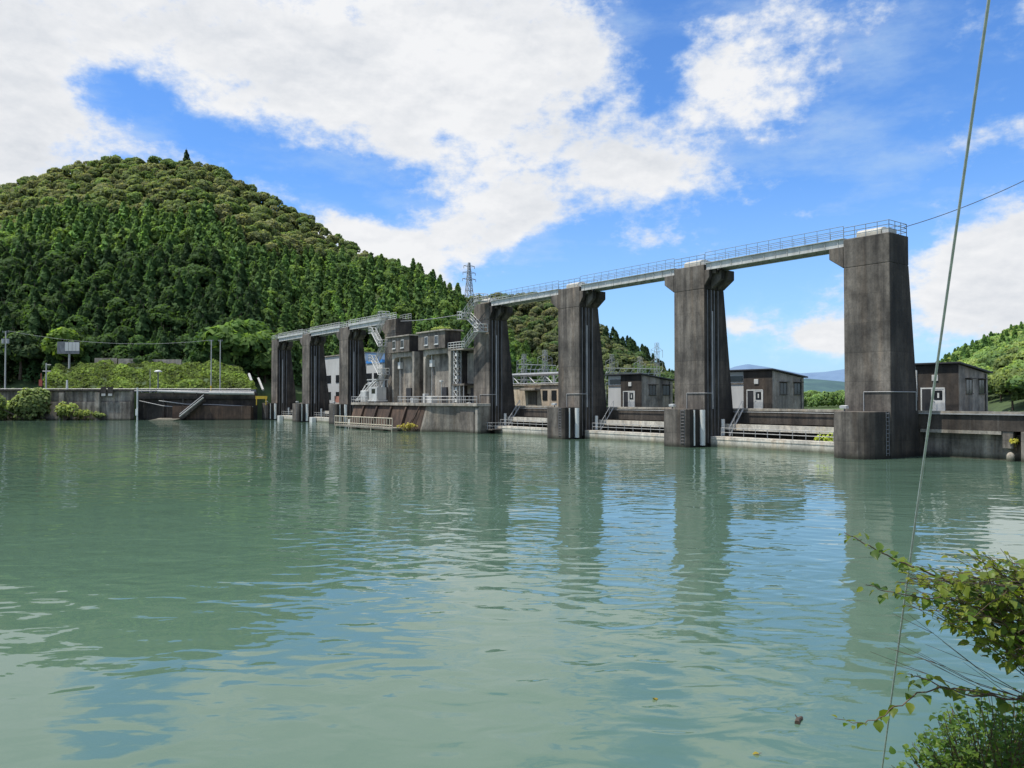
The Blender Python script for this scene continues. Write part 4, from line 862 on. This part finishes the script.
for k in range(len(TREES)):
    x, y, z, kind, s, c, key = TREES[k]
    if k in hero:
        vi = int(rr_.integers(len(HI[kind]))); ck_ = (kind, vi, c)
        if ck_ not in cache:
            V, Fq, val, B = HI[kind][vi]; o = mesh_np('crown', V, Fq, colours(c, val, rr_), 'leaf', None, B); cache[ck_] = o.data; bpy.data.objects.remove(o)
        if key == 'H': lab, grp = next(HAND), None
        elif key == 'S': lab, grp = 'lone dark conifer standing above the crest of the left hill', None
        else: lab, grp = HLAB[(key, kind)]
        r = thing('conifer_tree' if kind == 'c' else 'broadleaf_tree', lab, 'tree', (x, y, z), rr_.random()*6.28, grp)
        r.scale = (s, s*(.85+.3*rr_.random()), s*(.85+.3*rr_.random()))
        for nm, me in (('trunk', mt[kind]), ('crown', cache[ck_])):
            o = bpy.data.objects.new(nm, me); C.objects.link(o); o.parent = r
    else:
        V, Fq, val, B = LO[kind][int(rr_.integers(len(LO[kind])))]; a = rr_.random()*6.283; ca, sa = math.cos(a), math.sin(a)
        Rm = np.array([[ca, -sa, 0], [sa, ca, 0], [0, 0, .9+.25*rr_.random()]])
        g_ = key if key in 'ABCG' else 'A'
        for dct in (LV, LF, LC, LN): dct.setdefault(g_, [])
        LN[g_].append(B@Rm.T)
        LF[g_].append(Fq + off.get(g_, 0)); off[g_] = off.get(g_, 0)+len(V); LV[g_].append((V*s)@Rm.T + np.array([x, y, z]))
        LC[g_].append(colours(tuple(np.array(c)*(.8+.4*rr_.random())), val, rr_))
for g_, lab in (('A', 'dense mixed forest covering the big left hill'), ('B', 'pale green forest on the hill behind the substation'), ('C', 'bright green forest on the right hillside'), ('G', 'far riverside trees behind the dam')):
    if g_ in LV: stuff(mesh_np('forest', np.concatenate(LV[g_]), np.concatenate(LF[g_]), np.concatenate(LC[g_]), 'leaf', None, np.concatenate(LN[g_])), lab, 'forest')

# climbing plants covering the slope above the bank road
def slope_cover():
    rng = np.random.default_rng(9); n = 15000; P = []; 
    px = 44 + 212*rng.random(n); f = rng.random(n)
    lim = np.interp(px, [44, 60, 230, 240, 256], [.35, 1, 1, .8, .0]); f = f*lim
    X = (px-512)/F*212; Y = 205 + 20*f; bump = np.array([noise.noise((a*.20, b_*.20, 2))*1.6 + noise.noise((a*.55, b_*.55, 5))*.8 for a, b_ in zip(X, Y)])
    Z = 7.6 + 8.2*f**.85 + bump
    P = np.stack([X*Y/212, Y, Z], 1); Q = np.stack([0*f, -.6+0*f, .8+0*f], 1)+rng.normal(size=(n, 3))*.5
    V, Fq = quads(P, Q, .62, rng); big = np.array([noise.noise((a*.10, b_*.16, 9)) for a, b_ in zip(X, Y)]); val = np.clip(.78+.42*np.clip(bump, -1, 1.2)+.5*big, .3, 1.5)*(.6+.8*rng.random(n))
    col = colours((.118, .172, .030), np.repeat(val, 4), rng)
    stuff(mesh_np('slope_vines', V, Fq, col, 'leaf', None, (np.array([[0, -.45, .8]])+RNG.normal(size=(n, 3))*.45).repeat(4, 0)), 'bright yellow green climbing plants covering the slope above the bank road', 'ground cover')
    m = MB(); k = 24; us = np.linspace(44, 256, k)
    for u in us:
        l_ = float(np.interp(u, [44, 60, 230, 240, 256], [.35, 1, 1, .8, .0]))
        for f in np.linspace(-.05, 1.15, 6): ff = max(0, f)*l_; m.v.append(((u-512)/F*(205+20*ff), 205+20*ff, (7.3 if f >= 0 else 6) + 8.2*ff**.85 - .4))
    m.f = [(i*6+j, (i+1)*6+j, (i+1)*6+j+1, i*6+j+1) for i in range(k-1) for j in range(5)]; struct(m.build('slope', 'soil'))
slope_cover()
# bushes by the water on the left bank and small weeds
def bush(name, lab, c, rx, ry, rz, n, size, col, seed):
    rng = np.random.default_rng(seed); lob = [(rng.normal()*.45, rng.normal()*.35, .25+.5*rng.random(), .35+.3*rng.random()) for _ in range(9)]; P = []; Q = []
    for _ in range(n):
        l_ = lob[rng.integers(9)]; d = rng.normal(size=3); d /= np.linalg.norm(d); d[2] = abs(d[2]) if rng.random() < .8 else d[2]
        P.append((np.array(l_[:3]) + d*l_[3]*(.75+.3*rng.random()))*np.array([rx, ry, rz])); Q.append(d+np.array([0, 0, .4])+rng.normal(size=3)*.5)
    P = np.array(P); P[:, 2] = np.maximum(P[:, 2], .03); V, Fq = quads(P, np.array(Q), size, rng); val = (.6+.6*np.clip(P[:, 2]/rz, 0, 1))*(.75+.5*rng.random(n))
    r = thing(name, lab, 'bush', c); mesh_np('foliage', V, Fq, colours(col, np.repeat(val, 4), rng), 'leaf', r, (np.array(Q)+np.array([0, 0, .2])).repeat(4, 0))
    m = MB(); [m.tube((0, 0, -.5), (l_[0]*rx, l_[1]*ry, l_[2]*rz), .05*rz, 5, .01) for l_ in lob]; m.build('stem', 'bark', r); return r
bush('bush', 'large overgrown bush hanging over the water at far left', (-119.5, 190.4, .1), 5.8, 2.9, 7.0, 4600, .62, (.135, .175, .06), 1)
bush('bush', 'low bright bush at the water left edge below the large bush', (-126.5, 190.8, .1), 4.0, 2.2, 3.6, 1800, .55, (.14, .19, .055), 2)
bush('bush', 'small rounded bright bush at the foot of the retaining wall', (-111.2, 191.2, .1), 2.9, 1.5, 3.6, 1200, .5, (.15, .19, .05), 3)
bush('bush', 'tiny bright clump at the retaining wall waterline', (-106.6, 191.8, .1), 2.2, 1.0, 2.3, 500, .42, (.15, .19, .05), 4)
bush('bush', 'sparse low weeds along the retaining wall foot right of the tiny clump', (-103.0, 192.0, .6), 1.9, .6, 1.2, 300, .4, (.14, .18, .06), 5)
p = D(8.2, 3.6, .2); bush('weed_clump', 'yellow green weed patch behind the rightmost gate railing', p, 1.6, 1.6, 1.5, 800, .16, (.20, .25, .04), 6)
p = D(5.4, 3.6, .2); bush('weed_clump', 'lower grassy weed patch right of the larger one behind the gate', p, 1.2, 1.2, 1.1, 400, .14, (.18, .2, .06), 7)
p = D(-8.1, 5.6, 1.25); bush('weed_clump', 'small yellow plant growing from the right abutment block', p, .4, .4, .8, 160, .14, (.2, .2, .03), 8)
p = D(79.5, 1, 17.1); bush('weed_clump', 'grass tuft growing on the right hoist house roof', p, 2.2, .7, .8, 500, .25, (.14, .18, .05), 10)
p = D(77, -7.3, .2); bush('weed_clump', 'yellow weeds at the corner of the intake base waterline', p, 1.5, .8, 1.0, 240, .25, (.2, .18, .04), 12)

# ------------------------------------------------------------------ foreground shrub and debris
LEAF_V = np.array([(0, 0, 0), (.12, .30, .05), (.42, .40, .10), (.75, .22, .05), (1, 0, -.08), (.12, -.30, .05), (.42, -.40, .10), (.75, -.22, .05), (.18, 0, -.01), (.42, 0, .0), (.75, 0, -.03)])
LEAF_F = [(0, 8, 1, 1), (8, 9, 2, 1), (9, 10, 3, 2), (10, 4, 3, 3), (0, 5, 8, 8), (8, 5, 6, 9), (9, 6, 7, 10), (10, 7, 4, 4)]
def leaves(items, rng):
    """items: (position, direction, size, colour)"""
    v, f, c = [], [], []
    for p, d, s, col in items:
        d = Vector(d).normalized(); up = Vector((rng.normal()*.4, rng.normal()*.4-.15, 1)); side = up.cross(d).normalized(); up = d.cross(side)
        o = len(v); wd = .8+.35*rng.random()
        for a in LEAF_V: v.append(tuple(Vector(p) + d*(a[0]*s) + side*(a[1]*s*wd) + up*(a[2]*s*(1+.8*rng.random()) - .12*s*a[0]**2))); c.append(col)
        for q in LEAF_F: f.append(tuple(dict.fromkeys(i+o for i in q)))
    return v, f, c
def leaf_obj(name, items, rng, parent):
    v, f, c = leaves(items, rng); me = bpy.data.meshes.new(name); me.from_pydata(v, [], f); me.update()
    a = me.attributes.new('Col', 'FLOAT_COLOR', 'POINT'); a.data.foreach_set('color', np.concatenate([np.array(c), np.ones((len(c), 1))], 1).astype(np.float32).ravel())
    for p in me.polygons: p.use_smooth = True
    me.materials.append(M['bushleaf']); o = bpy.data.objects.new(name, me); C.objects.link(o); o.parent = parent; return o
def lcol(rng, young=0.0):
    a = np.array([(.075, .15, .025), (.105, .19, .03), (.14, .22, .035), (.055, .115, .024)][rng.integers(4)]); y = np.array((.22, .24, .03)); return tuple(a*(1-young)+y*young)
def shrub():
    rng = np.random.default_rng(31); base = at(1090, 790, 4.4); base.z = 2.2
    r = thing('vine_shrub', 'leafy green shrub reaching over the water at the lower right corner', 'shrub', base); st = MB(); it = []
    rootp = at(1075, 690, 4.4)
    st.path([Vector((0, 0, -.6)), (rootp-base)*.5+Vector((.05, 0, 0)), rootp-base], .018, 7, .014)
    def branch(pts, r0, nleaf, size, spread=.04, young=.2, leaf_from=0.0):
        w = [at(*p)-base for p in pts]; fine = []
        for k in range(len(w)-1):
            for q in range(5): fine.append(w[k].lerp(w[k+1], q/5) + Vector((rng.normal()*.004, rng.normal()*.01, rng.normal()*.004)))
        fine.append(w[-1]); st.path(fine, r0, 5, r0*.3); tot = len(fine)-1
        for k in range(nleaf):
            f = leaf_from+(1-leaf_from)*(k+.5*rng.random())/nleaf; i = min(int(f*tot), tot-1); p = fine[i].lerp(fine[i+1], f*tot-i); ax = (fine[i+1]-fine[i]).normalized()
            sd_ = 1 if k % 2 else -1; d = ax*.5 + Vector((rng.normal()*.35, sd_*.7+rng.normal()*.3, -.25+rng.normal()*.4)); q = p+Vector(d).normalized()*spread*rng.random()
            s = size*(.55+.7*rng.random())*(1-.55*max(0, f-.55)/.45); it.append((q, d, s, lcol(rng, min(1, max(0, young*rng.random()*2+(.5 if f > .9 else 0))))))
    J = (1030, 640, 4.3)
    branch([J, (985, 598, 4.2), (930, 573, 4.1), (896, 560, 4.05), (868, 545, 4.0), (843, 532, 4.0)], .007, 46, .075)
    branch([J, (990, 610, 4.15), (940, 597, 4.05), (900, 594, 4.0), (864, 584, 4.0)], .006, 36, .075)
    branch([(1060, 690, 4.4), (1010, 697, 4.3), (960, 692, 4.2), (918, 676, 4.1), (905, 672, 4.1)], .007, 20, .085, young=.5)
    branch([(1000, 697, 4.25), (950, 685, 4.15), (915, 690, 4.1), (885, 708, 4.05), (862, 722, 4.0), (832, 716, 4.0)], .005, 26, .065, young=.3)
    for k in range(150):
        x = 893+135*rng.random(); y = np.interp(x, [893, 930, 1040], [575, 552, 545])+np.interp(x, [893, 960, 1040], [30, 95, 150])*rng.random(); e = (x, y, 3.7+1.0*rng.random())
        o_ = (1050+30*rng.random(), 600+110*rng.random(), 4.2+.3*rng.random())
        branch([o_, ((o_[0]+x)/2+rng.normal()*8, (o_[1]+y)/2-10+rng.normal()*10, (o_[2]+e[2])/2), e], .0036, 8, .066, .06, .40, .42)
    for k in range(9): branch([(1040, 600, 4.4), (1010+20*rng.random(), 585, 4.4), (960+64*rng.random(), 545+30*rng.random(), 4.3+.3*rng.random())], .004, 6, .075, .03, .5, .4)
    st.build('stem', 'twig', r); leaf_obj('leaves', it, rng, r)
    tw = MB()
    for e in ((892, 640), (905, 612), (928, 662), (940, 640), (915, 650), (960, 660), (868, 650)):
        pts = [at(1040+10*rng.random(), 705, 4.3), at((1040+e[0])/2, (705+e[1])/2+6, 4.25), at(*e, 4.15)]; tw.path([p-base for p in pts], .003, 5, .0008)
        q = pts[1].lerp(pts[2], .3+.4*rng.random()); tw.path([q-base, q-base+Vector((-.16-.1*rng.random(), .05, .03+.07*rng.random()))], .0016, 4, .0008)
    tw.build('bare_twigs', 'twig', r)
    base2 = at(1000, 850, 4.6); r = thing('small_leaved_shrub', 'dense small leaved shrub below the leafy branches at the lower right corner', 'shrub', base2); it = []; st = MB()
    for k in range(330):
        px = 884+176*rng.random(); topy = np.interp(px, [880, 910, 945, 985, 1070], [768, 735, 702, 690, 680]); py = topy+(860-topy)*rng.random()**1.3; Y = 4.2+.9*rng.random()
        e = at(px, py, Y)-base2; s0 = Vector((rng.normal()*.12, rng.normal()*.1, -.2)); md = s0.lerp(e, .6)+Vector((0, 0, .05)); st.path([s0, md, e], .006, 5, .0015)
        for q in range(24):
            f = q/24; p = md.lerp(e, f)+Vector(rng.normal(size=3)*.03); d = Vector((rng.normal(), rng.normal(), .1+rng.normal()*.5)); it.append((p, d, .033*(.6+.8*rng.random()), tuple(np.array(lcol(rng, .12*rng.random()))*(1.05))))
    st.build('stem', 'twig', r); leaf_obj('leaves', it, rng, r)
shrub()
def floater(px, py, lab, s, col):
    Y = CAMZ*F/(py-HZ); p = at(px, py, Y); p.z = .012; rng = np.random.default_rng(int(px)); r = thing('floating_leaf', lab, 'leaf', p, px)
    v, f, c = leaves([((0, 0, 0), (1, .2, 0), s, col)], rng); me = bpy.data.meshes.new('blade'); me.from_pydata(v, [], f); a = me.attributes.new('Col', 'FLOAT_COLOR', 'POINT'); a.data.foreach_set('color', np.concatenate([np.array(c), np.ones((len(c), 1))], 1).astype(np.float32).ravel())
    me.materials.append(M['bushleaf']); o = bpy.data.objects.new('blade', me); C.objects.link(o); o.parent = r
    MB().tube((0, 0, 0), (-.3*s, 0, .01), .01*s+.003, 4).build('stalk', 'twig', r)
floater(655, 698, 'yellow leaf floating on the open water right of centre', .14, (.4, .3, .03)); floater(757, 751, 'small yellow leaf floating near the bottom edge', .12, (.45, .35, .05))
p = at(797, 719, CAMZ*F/(719-HZ)); p.z = .02; r = thing('driftwood', 'short dark stick floating left of the shrub', 'stick', p, .95)
MB().path([(-.13, 0, 0), (0, .02, .01), (.14, 0, 0)], .045, 7, .03).build('stick', 'bark', r); MB().tube((.02, .02, .01), (.08, .09, .05), .015, 5, .008).build('stub', 'bark', r)
